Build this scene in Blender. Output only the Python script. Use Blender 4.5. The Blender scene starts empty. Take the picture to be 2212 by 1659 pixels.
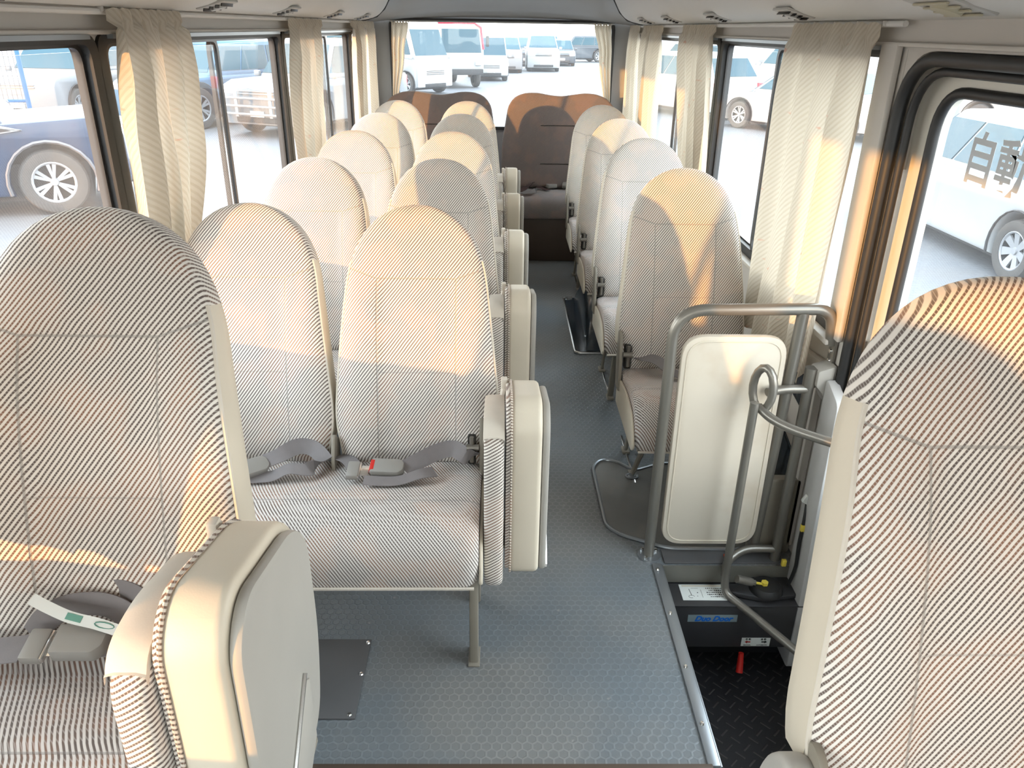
import bpy, bmesh, math, random
from mathutils import Vector, Matrix
random.seed(7)
C = bpy.context.scene.collection
PI = math.pi
sc = bpy.context.scene

# ------------------------------------------------------------------ camera, sky, sun, exposure
cam_d = bpy.data.cameras.new('camera'); cam = bpy.data.objects.new('camera', cam_d); C.objects.link(cam)
cam_d.sensor_width = 36.0; cam_d.lens = 1667.0 / 2212.0 * 36.0; cam_d.clip_start = 0.02; cam_d.clip_end = 600
_ey = Vector(((1085-1106)/1667, -(60-829.5)/1667, -1)).normalized()
_ez = -Vector(((1050-1106)/1667, -(4440-829.5)/1667, -1)).normalized()
_ez = (_ez - _ey*_ey.dot(_ez)).normalized(); _ex = _ey.cross(_ez)
R = Matrix((_ex, _ey, _ez)).to_4x4()
cam.matrix_world = Matrix.Translation((0, 0, 1.5)) @ R
sc.camera = cam

w = bpy.data.worlds.new('world'); sc.world = w; w.use_nodes = True
nt = w.node_tree; bg = nt.nodes['Background']
tc = nt.nodes.new('ShaderNodeTexCoord'); sx = nt.nodes.new('ShaderNodeSeparateXYZ'); cr = nt.nodes.new('ShaderNodeValToRGB')
nt.links.new(tc.outputs['Generated'], sx.inputs[0]); nt.links.new(sx.outputs['Z'], cr.inputs[0]); nt.links.new(cr.outputs[0], bg.inputs[0])
cr.color_ramp.elements[0].position = 0.0; cr.color_ramp.elements[0].color = (1.0, .96, .90, 1)
cr.color_ramp.elements[1].position = 0.6; cr.color_ramp.elements[1].color = (.82, .91, 1.0, 1)
bg.inputs[1].default_value = 2.8

sd = bpy.data.lights.new('sun', 'SUN'); sun = bpy.data.objects.new('sun', sd); C.objects.link(sun)
sd.energy = 2.3; sd.color = (1.0, .46, .12); sd.angle = math.radians(.8)
AZ, EL = math.radians(47), math.radians(4.9)
sdir = Vector((math.sin(AZ)*math.cos(EL), math.cos(AZ)*math.cos(EL), -math.sin(EL)))
sun.rotation_euler = sdir.to_track_quat('-Z', 'Y').to_euler(); sun.location = (-6, -10, 3)

sc.view_settings.view_transform = 'Standard'; sc.view_settings.look = 'None'
sc.view_settings.gamma = 1.0; sc.view_settings.use_curve_mapping = False
sc.view_settings.exposure = 1.70
cy = sc.cycles
cy.use_denoising = True; cy.max_bounces = 10; cy.diffuse_bounces = 5; cy.glossy_bounces = 3
cy.transmission_bounces = 6; cy.transparent_max_bounces = 16; cy.sample_clamp_indirect = 8

def portal(name, loc, rot, sx_, sy_):
    d = bpy.data.lights.new(name, 'AREA'); d.shape = 'RECTANGLE'; d.size = sx_; d.size_y = sy_
    d.cycles.is_portal = True
    o = bpy.data.objects.new(name, d); C.objects.link(o); o.location = loc; o.rotation_euler = rot
portal('portal_left', (-1.12, 2.2, 1.1), (0, -PI/2, 0), .75, 7.6)
portal('portal_right', (1.12, 2.2, .8), (0, PI/2, 0), 1.4, 7.6)
portal('portal_rear', (0, 6.25, 1.2), (-PI/2, 0, 0), 1.7, .8)
portal('portal_front', (0, -1.85, 1.2), (PI/2, 0, 0), 1.8, .9)

# ------------------------------------------------------------------ materials
def mat(name, col, rough=.6, metal=0., spec=.5):
    m = bpy.data.materials.new(name); m.use_nodes = True
    b = m.node_tree.nodes['Principled BSDF']
    b.inputs['Base Color'].default_value = (*col, 1); b.inputs['Roughness'].default_value = rough
    b.inputs['Metallic'].default_value = metal; b.inputs['Specular IOR Level'].default_value = spec
    return m
class NG:
    def __init__(s, m): s.t = m.node_tree; s.n = s.t.nodes; s.b = s.n.get('Principled BSDF')
    def lk(s, a, b): s.t.links.new(a, b)
    def math(s, op, a, b=None, c=None, clamp=False):
        n = s.n.new('ShaderNodeMath'); n.operation = op; n.use_clamp = clamp
        for i, v in enumerate((a, b, c)):
            if v is None: continue
            if isinstance(v, (int, float)): n.inputs[i].default_value = v
            else: s.lk(v, n.inputs[i])
        return n.outputs[0]
    def noise(s, scale, detail=3, vec=None, rough=.5):
        n = s.n.new('ShaderNodeTexNoise'); n.inputs['Scale'].default_value = scale; n.inputs['Detail'].default_value = detail
        n.inputs['Roughness'].default_value = rough
        if vec is None: vec = s.obj()
        s.lk(vec, n.inputs['Vector']); return n.outputs['Fac']
    def obj(s):
        if not hasattr(s, '_o'):
            s._tc = s.n.new('ShaderNodeTexCoord'); s._o = s._tc.outputs['Object']
        return s._o
    def xyz(s):
        n = s.n.new('ShaderNodeSeparateXYZ'); s.lk(s.obj(), n.inputs[0]); return n.outputs
    def mix(s, f, a, b):
        n = s.n.new('ShaderNodeMix'); n.data_type = 'RGBA'
        if isinstance(f, (int, float)): n.inputs[0].default_value = f
        else: s.lk(f, n.inputs[0])
        for i, v in ((6, a), (7, b)):
            if isinstance(v, tuple): n.inputs[i].default_value = (*v, 1)
            else: s.lk(v, n.inputs[i])
        return n.outputs[2]
    def bump(s, h, st=.3, d=.002):
        n = s.n.new('ShaderNodeBump'); n.inputs['Strength'].default_value = st; n.inputs['Distance'].default_value = d
        s.lk(h, n.inputs['Height']); s.lk(n.outputs[0], s.b.inputs['Normal'])
    def step(s, x, a, b):
        n = s.n.new('ShaderNodeMapRange'); n.interpolation_type = 'SMOOTHSTEP'
        s.lk(x, n.inputs[0]); n.inputs[1].default_value = a; n.inputs[2].default_value = b
        return n.outputs[0]

def grained(name, col, rough=.6, amt=.06, scale=30, bump=.15, dirt=None):
    m = mat(name, col, rough); g = NG(m)
    f = g.noise(scale, 4); lo = tuple(c*(1-amt) for c in col); hi = tuple(min(1, c*(1+amt)) for c in col)
    c = g.mix(f, lo, hi)
    if dirt:
        c = g.mix(g.step(g.noise(6, 5), .5, .72), c, dirt)
    g.lk(c, g.b.inputs['Base Color'])
    g.bump(g.noise(420, 2), bump, .0006)
    return m

def stripe_fabric(name, a, b, c, period, cream, dark, cover=.40, seams=None, yline=None):
    m = mat(name, cream, .92, spec=.15); g = NG(m)
    X, Y, Z = g.xyz()[:3]
    wob = g.math('MULTIPLY', g.noise(14, 2), .004)
    t = g.math('MULTIPLY_ADD', X, a, wob)
    t = g.math('MULTIPLY_ADD', Y, b, t); t = g.math('MULTIPLY_ADD', Z, c, t)
    t = g.math('DIVIDE', t, period)
    fr = g.math('FRACT', t)
    tri = g.math('ABSOLUTE', g.math('SUBTRACT', fr, .5))          # 0 centre of stripe .. .5
    line = g.step(tri, cover*.5+.08, cover*.5-.08)
    # fine weave breaking the stripes up into dashes
    t2 = g.math('FRACT', g.math('DIVIDE', g.math('MULTIPLY_ADD', X, c if c else b, g.math('MULTIPLY_ADD', Z, -a, g.math('MULTIPLY', Y, .4))), .0042))
    dash = g.step(g.math('ABSOLUTE', g.math('SUBTRACT', t2, .5)), .44, .3)
    line = g.math('MULTIPLY', line, g.math('MULTIPLY_ADD', dash, .35, .65))
    warm = g.mix(g.step(g.noise(9, 3), .45, .62), dark, (dark[0]*1.9, dark[1]*1.35, dark[2]*1.05))
    base = g.mix(g.noise(12, 4), tuple(v*.93 for v in cream), cream)
    col = g.mix(line, base, warm)
    h = line
    if seams:
        ax = g.math('ABSOLUTE', g.math('SUBTRACT', X, seams.get('x0', 0)))
        s1 = g.math('MULTIPLY', g.step(g.math('ABSOLUTE', g.math('SUBTRACT', ax, seams['x'])), .0028, .001), g.step(Z, seams['z']+.002, seams['z']-.002))
        s2 = g.math('MULTIPLY', g.step(g.math('ABSOLUTE', g.math('SUBTRACT', Z, seams['z'])), .0028, .001), g.step(ax, seams['x']+.004, seams['x']))
        zz = g.math('SUBTRACT', g.math('SUBTRACT', Z, seams['z']), g.math('MULTIPLY', g.math('SUBTRACT', ax, seams['x']), .35))
        s3 = g.math('MULTIPLY', g.step(g.math('ABSOLUTE', zz), .0028, .001), g.step(ax, seams['x'], seams['x']+.004))
        s4 = g.math('MULTIPLY', g.step(g.math('ABSOLUTE', g.math('SUBTRACT', Z, .25)), .002, .0007), g.step(ax, seams['x']+.001, seams['x']-.001))
        sm = g.math('MAXIMUM', g.math('MAXIMUM', s1, s2), g.math('MAXIMUM', s3, g.math('MULTIPLY', s4, .6)))
        col = g.mix(g.math('MULTIPLY', sm, .55), col, tuple(v*.35 for v in cream))
        h = g.math('MULTIPLY_ADD', sm, 2.0, line)
    if yline is not None:
        s5 = g.math('MULTIPLY', g.step(g.math('ABSOLUTE', g.math('SUBTRACT', Y, yline)), .003, .001), g.step(Z, .41, .43))
        col = g.mix(g.math('MULTIPLY', s5, .5), col, tuple(v*.35 for v in cream)); h = g.math('MULTIPLY_ADD', s5, 2.0, line)
    g.lk(col, g.b.inputs['Base Color'])
    g.b.inputs['Sheen Weight'].default_value = .25; g.b.inputs['Sheen Roughness'].default_value = .5
    n = g.n.new('ShaderNodeBump'); n.invert = True; n.inputs['Strength'].default_value = .5; n.inputs['Distance'].default_value = .0012
    g.lk(h, n.inputs['Height']); g.lk(n.outputs[0], g.b.inputs['Normal'])
    return m

CREAM = (.80, .76, .71); DARK = (.135, .108, .098)
M = {}
M['back_fab'] = stripe_fabric('striped_back_fabric', .80, -.25, -.60, .0068, CREAM, DARK, .44, {'x': .103, 'z': .495})
M['seat_fab'] = stripe_fabric('striped_seat_fabric', .85, .50, .50, .0068, (.70, .665, .64), DARK, .46, None, -.215)
M['pad_fab'] = stripe_fabric('striped_pad_fabric', .55, -.25, -.85, .0070, CREAM, DARK, .44)
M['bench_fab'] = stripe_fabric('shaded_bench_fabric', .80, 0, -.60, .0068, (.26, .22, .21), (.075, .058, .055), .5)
M['vinyl'] = grained('cream_vinyl', (.62, .56, .46), .48, .05, 8)
M['shell'] = grained('grey_plastic_shell', (.40, .385, .355), .5, .05, 10, .1)
M['piping'] = grained('pale_piping', (.60, .55, .48), .6)
M['strap'] = grained('grey_webbing', (.20, .185, .19), .7, .08, 60, .3)
M['buckle'] = grained('grey_buckle_plastic', (.26, .25, .235), .4, .04, 20, .05)
M['red'] = mat('red_button', (.55, .02, .015), .4)
M['chrome'] = mat('bright_steel', (.75, .75, .74), .22, 1.0)
M['paint_tube'] = mat('grey_painted_steel', (.235, .22, .195), .32, .55)
M['leg'] = grained('taupe_painted_leg', (.25, .225, .185), .42, .05, 20, .05)
M['black'] = mat('black_rubber', (.016, .016, .017), .5)
M['sash'] = mat('black_anodised_sash', (.022, .021, .021), .35)
M['darkmech'] = mat('dark_mechanism', (.03, .028, .026), .45, .4)
M['wall'] = grained('beige_wall_panel', (.50, .47, .43), .6, .03, 5, .06)
M['ceil'] = grained('pale_headliner', (.58, .565, .535), .65, .03, 4, .08)
M['dome'] = grained('grey_headliner', (.32, .325, .325), .65, .03, 4, .08)
M['ivory'] = grained('ivory_panel', (.62, .56, .47), .42, .03, 4, .05, (.55, .47, .37))
M['door'] = mat('ivory_door_paint', (.66, .63, .56), .35)
M['brown'] = grained('brown_seat_base', (.075, .05, .035), .5, .2, 5)
M['housing'] = mat('black_glossy_vinyl', (.02, .03, .042), .18)
M['well'] = grained('dark_step_paint', (.022, .023, .027), .45, .15, 14)
M['box_grey'] = grained('charcoal_box_paint', (.040, .040, .044), .4, .1, 9)
M['olive'] = grained('olive_grey_paint', (.15, .145, .125), .5)
M['pale'] = grained('pale_grey_lining', (.50, .50, .50), .5)
M['trim_al'] = mat('aluminium_trim', (.30, .32, .34), .35, .7)
M['white'] = mat('white_sticker', (.72, .75, .73), .5)
M['blue'] = mat('blue_print', (.006, .12, .50), .5)
M['teal'] = mat('pale_teal_sticker', (.20, .26, .28), .5)
M['ink'] = mat('black_print', (.01, .01, .012), .6)
M['redink'] = mat('red_print', (.38, .01, .01), .6)
M['greenink'] = mat('green_print', (.12, .30, .24), .6)
M['yellow'] = mat('yellow_connector', (.75, .60, .08), .5)
M['orange'] = mat('orange_plastic', (.8, .12, .04), .5)
M['bluefence'] = mat('blue_fence_paint', (.01, .075, .20), .6)

def hexfloor():
    m = mat('hex_vinyl_floor', (.1, .12, .13), .5); g = NG(m)
    X, Y, Z = g.xyz()[:3]
    s = .0235; r3 = math.sqrt(3)
    u = g.math('DIVIDE', X, s); v = g.math('DIVIDE', Y, s*r3)
    def d(off):
        a = g.math('SUBTRACT', g.math('FRACT', g.math('ADD', u, off+1000)), .5)
        b = g.math('MULTIPLY', g.math('SUBTRACT', g.math('FRACT', g.math('ADD', v, off+1000)), .5), r3)
        aa = g.math('ABSOLUTE', a); bb = g.math('ABSOLUTE', b)
        return g.math('MAXIMUM', aa, g.math('ADD', g.math('MULTIPLY', aa, .5), g.math('MULTIPLY', bb, r3/2)))
    dist = g.math('MINIMUM', d(0), d(.5))
    ring = g.step(dist, .38, .46)
    wear = g.step(g.noise(1.3, 5), .36, .60)
    base = g.mix(g.noise(3, 4), (.118, .140, .160), (.155, .176, .195))
    worn = g.mix(g.noise(5, 5), (.150, .152, .152), (.200, .198, .192))
    base = g.mix(wear, base, worn)
    rc = g.mix(wear, (.170, .205, .230), (.27, .265, .255))
    col = g.mix(g.math('MULTIPLY', ring, g.math('MULTIPLY_ADD', g.noise(2.5, 3), .7, .12)), base, rc)
    scuff = g.step(g.noise(38, 6), .69, .76)
    col = g.mix(g.math('MULTIPLY', scuff, .5), col, (.34, .33, .31))
    g.lk(col, g.b.inputs['Base Color'])
    g.lk(g.math('MULTIPLY_ADD', wear, .12, .36), g.b.inputs['Roughness'])
    g.bump(g.step(dist, .34, .46), .5, .0012)
    return m
M['floor'] = hexfloor()
M['plate'] = grained('worn_grey_hatch', (.135, .133, .125), .45, .15, 6, .15, (.17, .16, .145))
M['plate2'] = grained('dark_floor_plate', (.105, .105, .108), .45, .1, 6, .1)

def tread():
    m = mat('diamond_tread', (.02, .02, .023), .4); g = NG(m)
    X, Y, Z = g.xyz()[:3]
    p = .036
    a = g.math('DIVIDE', g.math('MULTIPLY', g.math('ADD', X, Y), .7071), p); b = g.math('DIVIDE', g.math('MULTIPLY', g.math('SUBTRACT', X, Y), .7071), p)
    a = g.math('ADD', a, 200); b = g.math('ADD', b, 200)
    par = g.math('MODULO', g.math('ADD', g.math('FLOOR', a), g.math('FLOOR', b)), 2)
    fa = g.math('ABSOLUTE', g.math('SUBTRACT', g.math('FRACT', a), .5)); fb = g.math('ABSOLUTE', g.math('SUBTRACT', g.math('FRACT', b), .5))
    def bar(l, w_): return g.math('MULTIPLY', g.step(l, .46, .40), g.step(w_, .09, .04))
    h = g.math('ADD', g.math('MULTIPLY', bar(fa, fb), par), g.math('MULTIPLY', bar(fb, fa), g.math('SUBTRACT', 1, par)))
    g.lk(g.mix(h, (.022, .022, .026), (.065, .060, .060)), g.b.inputs['Base Color'])
    g.bump(h, .6, .002)
    return m
M['tread'] = tread()

def curtain_mat():
    m = bpy.data.materials.new('woven_cream_curtain'); m.use_nodes = True; g = NG(m)
    Xs = g.xyz(); X, Y, Z = Xs[:3]
    uvn = g.n.new('ShaderNodeUVMap'); uvn.uv_map = 'cloth'; sep = g.n.new('ShaderNodeSeparateXYZ'); g.lk(uvn.outputs[0], sep.inputs[0])
    t = g.math('FRACT', g.math('DIVIDE', g.math('ADD', g.math('MULTIPLY', sep.outputs[0], .8), g.math('MULTIPLY', sep.outputs[1], .9)), .0155))
    rib = g.step(g.math('ABSOLUTE', g.math('SUBTRACT', t, .5)), .30, .12)
    base = g.mix(rib, (.58, .52, .43), (.52, .455, .36))
    mp = g.n.new('ShaderNodeMapping'); g.lk(uvn.outputs[0], mp.inputs[0]); mp.inputs['Scale'].default_value = (11, 34, 1)
    fleck = g.step(g.noise(1.0, 2, mp.outputs[0]), .66, .76)
    col = g.mix(g.math('MULTIPLY', fleck, .55), base, (.55, .22, .14))
    g.lk(col, g.b.inputs['Base Color']); g.b.inputs['Roughness'].default_value = .95; g.b.inputs['Specular IOR Level'].default_value = .1
    tr = g.n.new('ShaderNodeBsdfTranslucent'); g.lk(col, tr.inputs[0])
    ms = g.n.new('ShaderNodeMixShader'); ms.inputs[0].default_value = .34
    out = g.n['Material Output']; g.lk(g.b.outputs[0], ms.inputs[1]); g.lk(tr.outputs[0], ms.inputs[2]); g.lk(ms.outputs[0], out.inputs[0])
    g.bump(g.math('ADD', rib, g.math('MULTIPLY', g.noise(260, 2), .6)), .5, .0015)
    return m
M['curtain'] = curtain_mat()

def glass_mat():
    m = bpy.data.materials.new('window_glass'); m.use_nodes = True; g = NG(m)
    g.n.remove(g.b)
    tr = g.n.new('ShaderNodeBsdfTransparent'); tr.inputs[0].default_value = (.95, .975, .97, 1)
    gl = g.n.new('ShaderNodeBsdfGlossy'); gl.inputs['Roughness'].default_value = .02
    df = g.n.new('ShaderNodeBsdfTranslucent'); df.inputs[0].default_value = (.9, .92, .95, 1)
    lw = g.n.new('ShaderNodeLayerWeight'); lw.inputs[0].default_value = .5
    fr = g.math('MULTIPLY_ADD', g.math('POWER', lw.outputs['Facing'], 5), .5, .02)
    m1 = g.n.new('ShaderNodeMixShader'); g.lk(g.math('MULTIPLY_ADD', g.noise(2.2, 4), .03, .004), m1.inputs[0])
    g.lk(tr.outputs[0], m1.inputs[1]); g.lk(df.outputs[0], m1.inputs[2])
    m2 = g.n.new('ShaderNodeMixShader'); g.lk(fr, m2.inputs[0]); g.lk(m1.outputs[0], m2.inputs[1]); g.lk(gl.outputs[0], m2.inputs[2])
    g.lk(m2.outputs[0], g.n['Material Output'].inputs[0])
    return m
M['glass'] = glass_mat()

def paver():
    m = mat('pale_paved_lot', (.4, .42, .45), .7); g = NG(m)
    br = g.n.new('ShaderNodeTexBrick'); g.lk(g.obj(), br.inputs[0]); br.inputs['Scale'].default_value = 3.2
    br.inputs['Mortar Size'].default_value = .012
    br.inputs['Color1'].default_value = (.088, .096, .110, 1); br.inputs['Color2'].default_value = (.100, .106, .120, 1); br.inputs['Mortar'].default_value = (.060, .065, .075, 1)
    c = g.mix(g.math('MULTIPLY', g.step(g.noise(.35, 4), .45, .7), .5), br.outputs[0], (.105, .092, .082))
    g.lk(c, g.b.inputs['Base Color']); return m
M['lot'] = paver()
def carpaint(name, col): 
    m = mat(name, col, .4, spec=.35); m.node_tree.nodes['Principled BSDF'].inputs['Coat Weight'].default_value = .12; return m
P = dict(navy=carpaint('navy_car_paint', (.012, .028, .065)), silver=carpaint('silver_car_paint', (.14, .155, .175)),
         white=carpaint('white_car_paint', (.27, .28, .29)), blue=carpaint('dark_blue_car_paint', (.03, .09, .17)),
         red=carpaint('red_truck_paint', (.30, .01, .035)), dark=carpaint('charcoal_car_paint', (.05, .06, .075)),
         brown=carpaint('pale_brown_car_paint', (.17, .12, .10)), grey=carpaint('grey_car_paint', (.08, .09, .105)))
M['carglass'] = mat('blue_tinted_car_glass', (.010, .045, .068), .25, 0, .25)
M['tyre'] = grained('grey_tyre_rubber', (.045, .042, .041), .8, .2, 12)
M['rim'] = mat('alloy_rim', (.25, .26, .28), .4, .3)
M['wheelwell'] = mat('wheel_arch_dark', (.03, .03, .033), .9)
M['lamp'] = mat('car_headlamp', (.75, .78, .80), .1)
M['tail'] = mat('car_tail_lamp', (.55, .02, .03), .3)
M['flare'] = mat('grey_arch_flare', (.10, .10, .112), .5)
M['plasticw'] = mat('hub_cap_silver', (.22, .23, .245), .4)

# ------------------------------------------------------------------ geometry helpers
def catmull(pts, n=6, closed=False):
    P_ = [Vector(p) for p in pts]; out = []; N = len(P_)
    rng = range(N if closed else N-1)
    for i in rng:
        if closed: a, b, c, d = P_[(i-1) % N], P_[i], P_[(i+1) % N], P_[(i+2) % N]
        else: a, b, c, d = P_[max(i-1, 0)], P_[i], P_[i+1], P_[min(i+2, N-1)]
        for k in range(n):
            t = k/n
            out.append(.5*((2*b)+(c-a)*t+(2*a-5*b+4*c-d)*t*t+(3*b-a-3*c+d)*t**3))
    if not closed: out.append(P_[-1])
    return out
def round_path(pts, r=.05, n=6):
    """polyline with its corners rounded by radius r (r may be a list)."""
    P_ = [Vector(p) for p in pts]; out = [P_[0]]
    for i in range(1, len(P_)-1):
        rr = r[i-1] if isinstance(r, (list, tuple)) else r
        a, b, c = P_[i-1], P_[i], P_[i+1]
        u = (a-b); v = (c-b); k = min(rr, u.length*.49, v.length*.49)
        p0 = b+u.normalized()*k; p1 = b+v.normalized()*k
        for j in range(n+1):
            t = j/n; out.append((1-t)**2*p0+2*t*(1-t)*b+t*t*p1)
    out.append(P_[-1]); return out
def rpoly(pts, r, n=4):
    """closed 2D polygon with rounded corners."""
    P_ = [Vector((p[0], p[1])) for p in pts]; out = []; N = len(P_)
    for i in range(N):
        rr = r[i] if isinstance(r, (list, tuple)) else r
        a, b, c = P_[i-1], P_[i], P_[(i+1) % N]
        u = (a-b); v = (c-b); k = min(rr, u.length*.49, v.length*.49)
        p0 = b+u.normalized()*k; p1 = b+v.normalized()*k
        if k < 1e-5: out.append((b.x, b.y)); continue
        for j in range(n+1):
            t = j/n; q = (1-t)**2*p0+2*t*(1-t)*b+t*t*p1; out.append((q.x, q.y))
    return out

class Geo:
    def __init__(s): s.v = []; s.f = []
    def add(s, v, f):
        o = len(s.v); s.v += [tuple(p) for p in v]; s.f += [tuple(i+o for i in q) for q in f]; return s
    def _bm(s, bm, mtx=None):
        if mtx is not None: bmesh.ops.transform(bm, matrix=mtx, verts=bm.verts)
        bmesh.ops.recalc_face_normals(bm, faces=bm.faces)
        bm.verts.index_update()
        s.add([v.co[:] for v in bm.verts], [[v.index for v in f.verts] for f in bm.faces]); bm.free(); return s
    def box(s, c, size, bev=0, seg=2, rot=None):
        bm = bmesh.new(); bmesh.ops.create_cube(bm, size=1)
        bmesh.ops.scale(bm, vec=size, verts=bm.verts)
        if bev: bmesh.ops.bevel(bm, geom=bm.edges[:]+bm.verts[:], offset=bev, segments=seg, profile=.5, affect='EDGES')
        m = Matrix.Translation(c)
        if rot is not None: m = m @ (rot.to_4x4() if isinstance(rot, Matrix) else Matrix.Rotation(rot[1], 4, rot[0]))
        return s._bm(bm, m)
    def prism(s, poly, axis, a, b, bev=0, seg=2, mtx=None):
        """poly of 2D points; axis 'x': (y,z), 'y': (x,z), 'z': (x,y)."""
        def p3(p, h): return {'x': (h, p[0], p[1]), 'y': (p[0], h, p[1]), 'z': (p[0], p[1], h)}[axis]
        bm = bmesh.new(); va = [bm.verts.new(p3(p, a)) for p in poly]; vb = [bm.verts.new(p3(p, b)) for p in poly]
        n = len(poly); fa = bm.faces.new(va); fb = bm.faces.new(vb[::-1])
        for i in range(n): bm.faces.new((va[i], vb[i], vb[(i+1) % n], va[(i+1) % n]))
        bmesh.ops.recalc_face_normals(bm, faces=bm.faces)
        if bev:
            es = list(set(list(fa.edges)+list(fb.edges)))
            bmesh.ops.bevel(bm, geom=es, offset=bev, segments=seg, profile=.5, affect='EDGES')
        return s._bm(bm, mtx)
    def tube(s, pts, r, n=10, closed=False, flat=1.0):
        P_ = [Vector(p) for p in pts]; N = len(P_); rings = []
        T = []
        for i in range(N):
            if closed: t = P_[(i+1) % N]-P_[i-1]
            else: t = P_[min(i+1, N-1)]-P_[max(i-1, 0)]
            T.append(t.normalized())
        up = Vector((0, 0, 1)) if abs(T[0].z) < .9 else Vector((1, 0, 0))
        nrm = (up-T[0]*up.dot(T[0])).normalized()
        vs = []
        for i in range(N):
            if i: nrm = (nrm-T[i]*nrm.dot(T[i])).normalized()
            bn = T[i].cross(nrm); rr = r[i] if isinstance(r, (list, tuple)) else r
            for k in range(n):
                a = 2*PI*k/n; vs.append(P_[i]+nrm*math.cos(a)*rr+bn*math.sin(a)*rr*flat)
        fs = []
        for i in range(N if closed else N-1):
            j = (i+1) % N
            for k in range(n): fs.append((i*n+k, j*n+k, j*n+(k+1) % n, i*n+(k+1) % n))
        if not closed: fs.append(tuple(range(n))[::1]); fs.append(tuple((N-1)*n+k for k in range(n))[::-1])
        return s.add(vs, fs)
    def ribbon(s, pts, side, w_, th=.0018, sm=6):
        n0 = len(pts)
        if not isinstance(side, list): side = [side]*n0
        P_ = catmull(pts, sm); S = catmull([Vector(q) for q in side], sm); N = len(P_); vs = []; fs = []
        for i in range(N):
            t = (P_[min(i+1, N-1)]-P_[max(i-1, 0)]).normalized()
            sd_ = S[i]-t*S[i].dot(t); sd_.normalize(); nn = t.cross(sd_)*th*.5
            a = P_[i]-sd_*w_*.5; b = P_[i]+sd_*w_*.5
            vs += [a-nn, b-nn, b+nn, a+nn]
        for i in range(N-1):
            for k in range(4): fs.append((i*4+k, i*4+(k+1) % 4, i*4+4+(k+1) % 4, i*4+4+k))
        fs += [(3, 2, 1, 0), tuple((N-1)*4+k for k in range(4))]
        return s.add(vs, fs)
    def lathe(s, prof, n=24, mtx=None, close=True):
        """prof [(r,h)] about local Z."""
        vs = []; fs = []; L = len(prof)
        for k in range(n):
            a = 2*PI*k/n
            for r, h in prof: vs.append((r*math.cos(a), r*math.sin(a), h))
        for k in range(n):
            j = (k+1) % n
            for i in range(L-1): fs.append((k*L+i, j*L+i, j*L+i+1, k*L+i+1))
        if close:
            if prof[0][0] > 1e-6: fs.append(tuple(k*L for k in range(n))[::-1])
            if prof[-1][0] > 1e-6: fs.append(tuple(k*L+L-1 for k in range(n)))
        if mtx is not None: vs = [mtx @ Vector(v) for v in vs]
        return s.add(vs, fs)
    def obj(s, name, m, parent=None, smooth=True, ang=38):
        me = bpy.data.meshes.new(name); me.from_pydata(s.v, [], s.f); me.materials.append(m); me.validate()
        bm = bmesh.new(); bm.from_mesh(me); bmesh.ops.remove_doubles(bm, verts=bm.verts, dist=1e-6); bm.to_mesh(me); bm.free()
        if smooth:
            me.shade_smooth(); me.set_sharp_from_angle(angle=math.radians(ang))
        o = bpy.data.objects.new(name, me); C.objects.link(o)
        if parent: o.parent = parent
        return o
def tag(o, label=None, cat=None, group=None, kind=None):
    for k, v in (('label', label), ('category', cat), ('group', group), ('kind', kind)):
        if v: o[k] = v
    return o
def empty(name, loc=(0, 0, 0), rz=0, **k):
    o = bpy.data.objects.new(name, None); C.objects.link(o); o.location = loc; o.rotation_euler = (0, 0, rz); o.empty_display_size = .1
    tag(o, **k); return o
def struct(name, geo, m, parent=None, **k):
    o = geo.obj(name, m, parent, **k)
    if parent is None: o['kind'] = 'structure'
    return o
def copy_tree(o, parent=None):
    c = o.copy(); C.objects.link(c); c.parent = parent
    for ch in list(o.children): copy_tree(ch, c)
    return c
def cjk():
    import os
    d = os.path.join(bpy.utils.resource_path('LOCAL'), 'datafiles', 'fonts')
    return None
def text(name, s, size, m, parent, mtx, ext=.0002, shear=0, bold=0):
    cu = bpy.data.curves.new('lettering', 'FONT'); cu.body = s; cu.size = size; cu.extrude = ext; cu.shear = shear; cu.offset = bold
    cu.align_x = 'CENTER'; cu.align_y = 'CENTER'; cu.resolution_u = 3
    t = bpy.data.objects.new('lettering', cu); C.objects.link(t)
    bpy.context.view_layer.update()
    me = bpy.data.meshes.new_from_object(t.evaluated_get(bpy.context.evaluated_depsgraph_get()))
    bpy.data.objects.remove(t); me.transform(mtx); me.materials.clear(); me.materials.append(m); me.name = name
    o = bpy.data.objects.new(name, me); C.objects.link(o); o.parent = parent
    return o

# ------------------------------------------------------------------ the bus shell
WX = .93; SILL = .75; HEAD = 1.468; Y0 = -1.7; Y1 = 6.10
ST = 'structure'
# floor
g = Geo()
g.box((-.2125, (Y0+Y1)/2, -.03), (1.435, Y1-Y0, .06))
g.box((.7175, (1.922+Y1)/2, -.03), (.425, Y1-1.922, .06))
fl = struct('floor', g, M['floor'], smooth=False)
g = Geo().box((.80, .05, -.03), (.59, 1.2, .06)); 
o = g.obj('front_floor_panel', M['floor'], fl, smooth=False)
# stair well: side, far face, tread
g = Geo()
g.box((.497, 1.28, -.22), (.012, 1.29, .36))
g.box((.72, .66, -.22), (.46, .02, .36))
g.box((.72, 1.93, -.25), (.46, .016, .40))
struct('wall_stairwell', g, M['well'], smooth=False)
struct('trim_15', Geo().box((.715, 1.9205, -.030), (.43, .004, .062)), M['olive'], smooth=False)
struct('floor_step', Geo().box((.73, 1.28, -.37), (.46, 1.30, .04)), M['tread'], smooth=False)
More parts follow.
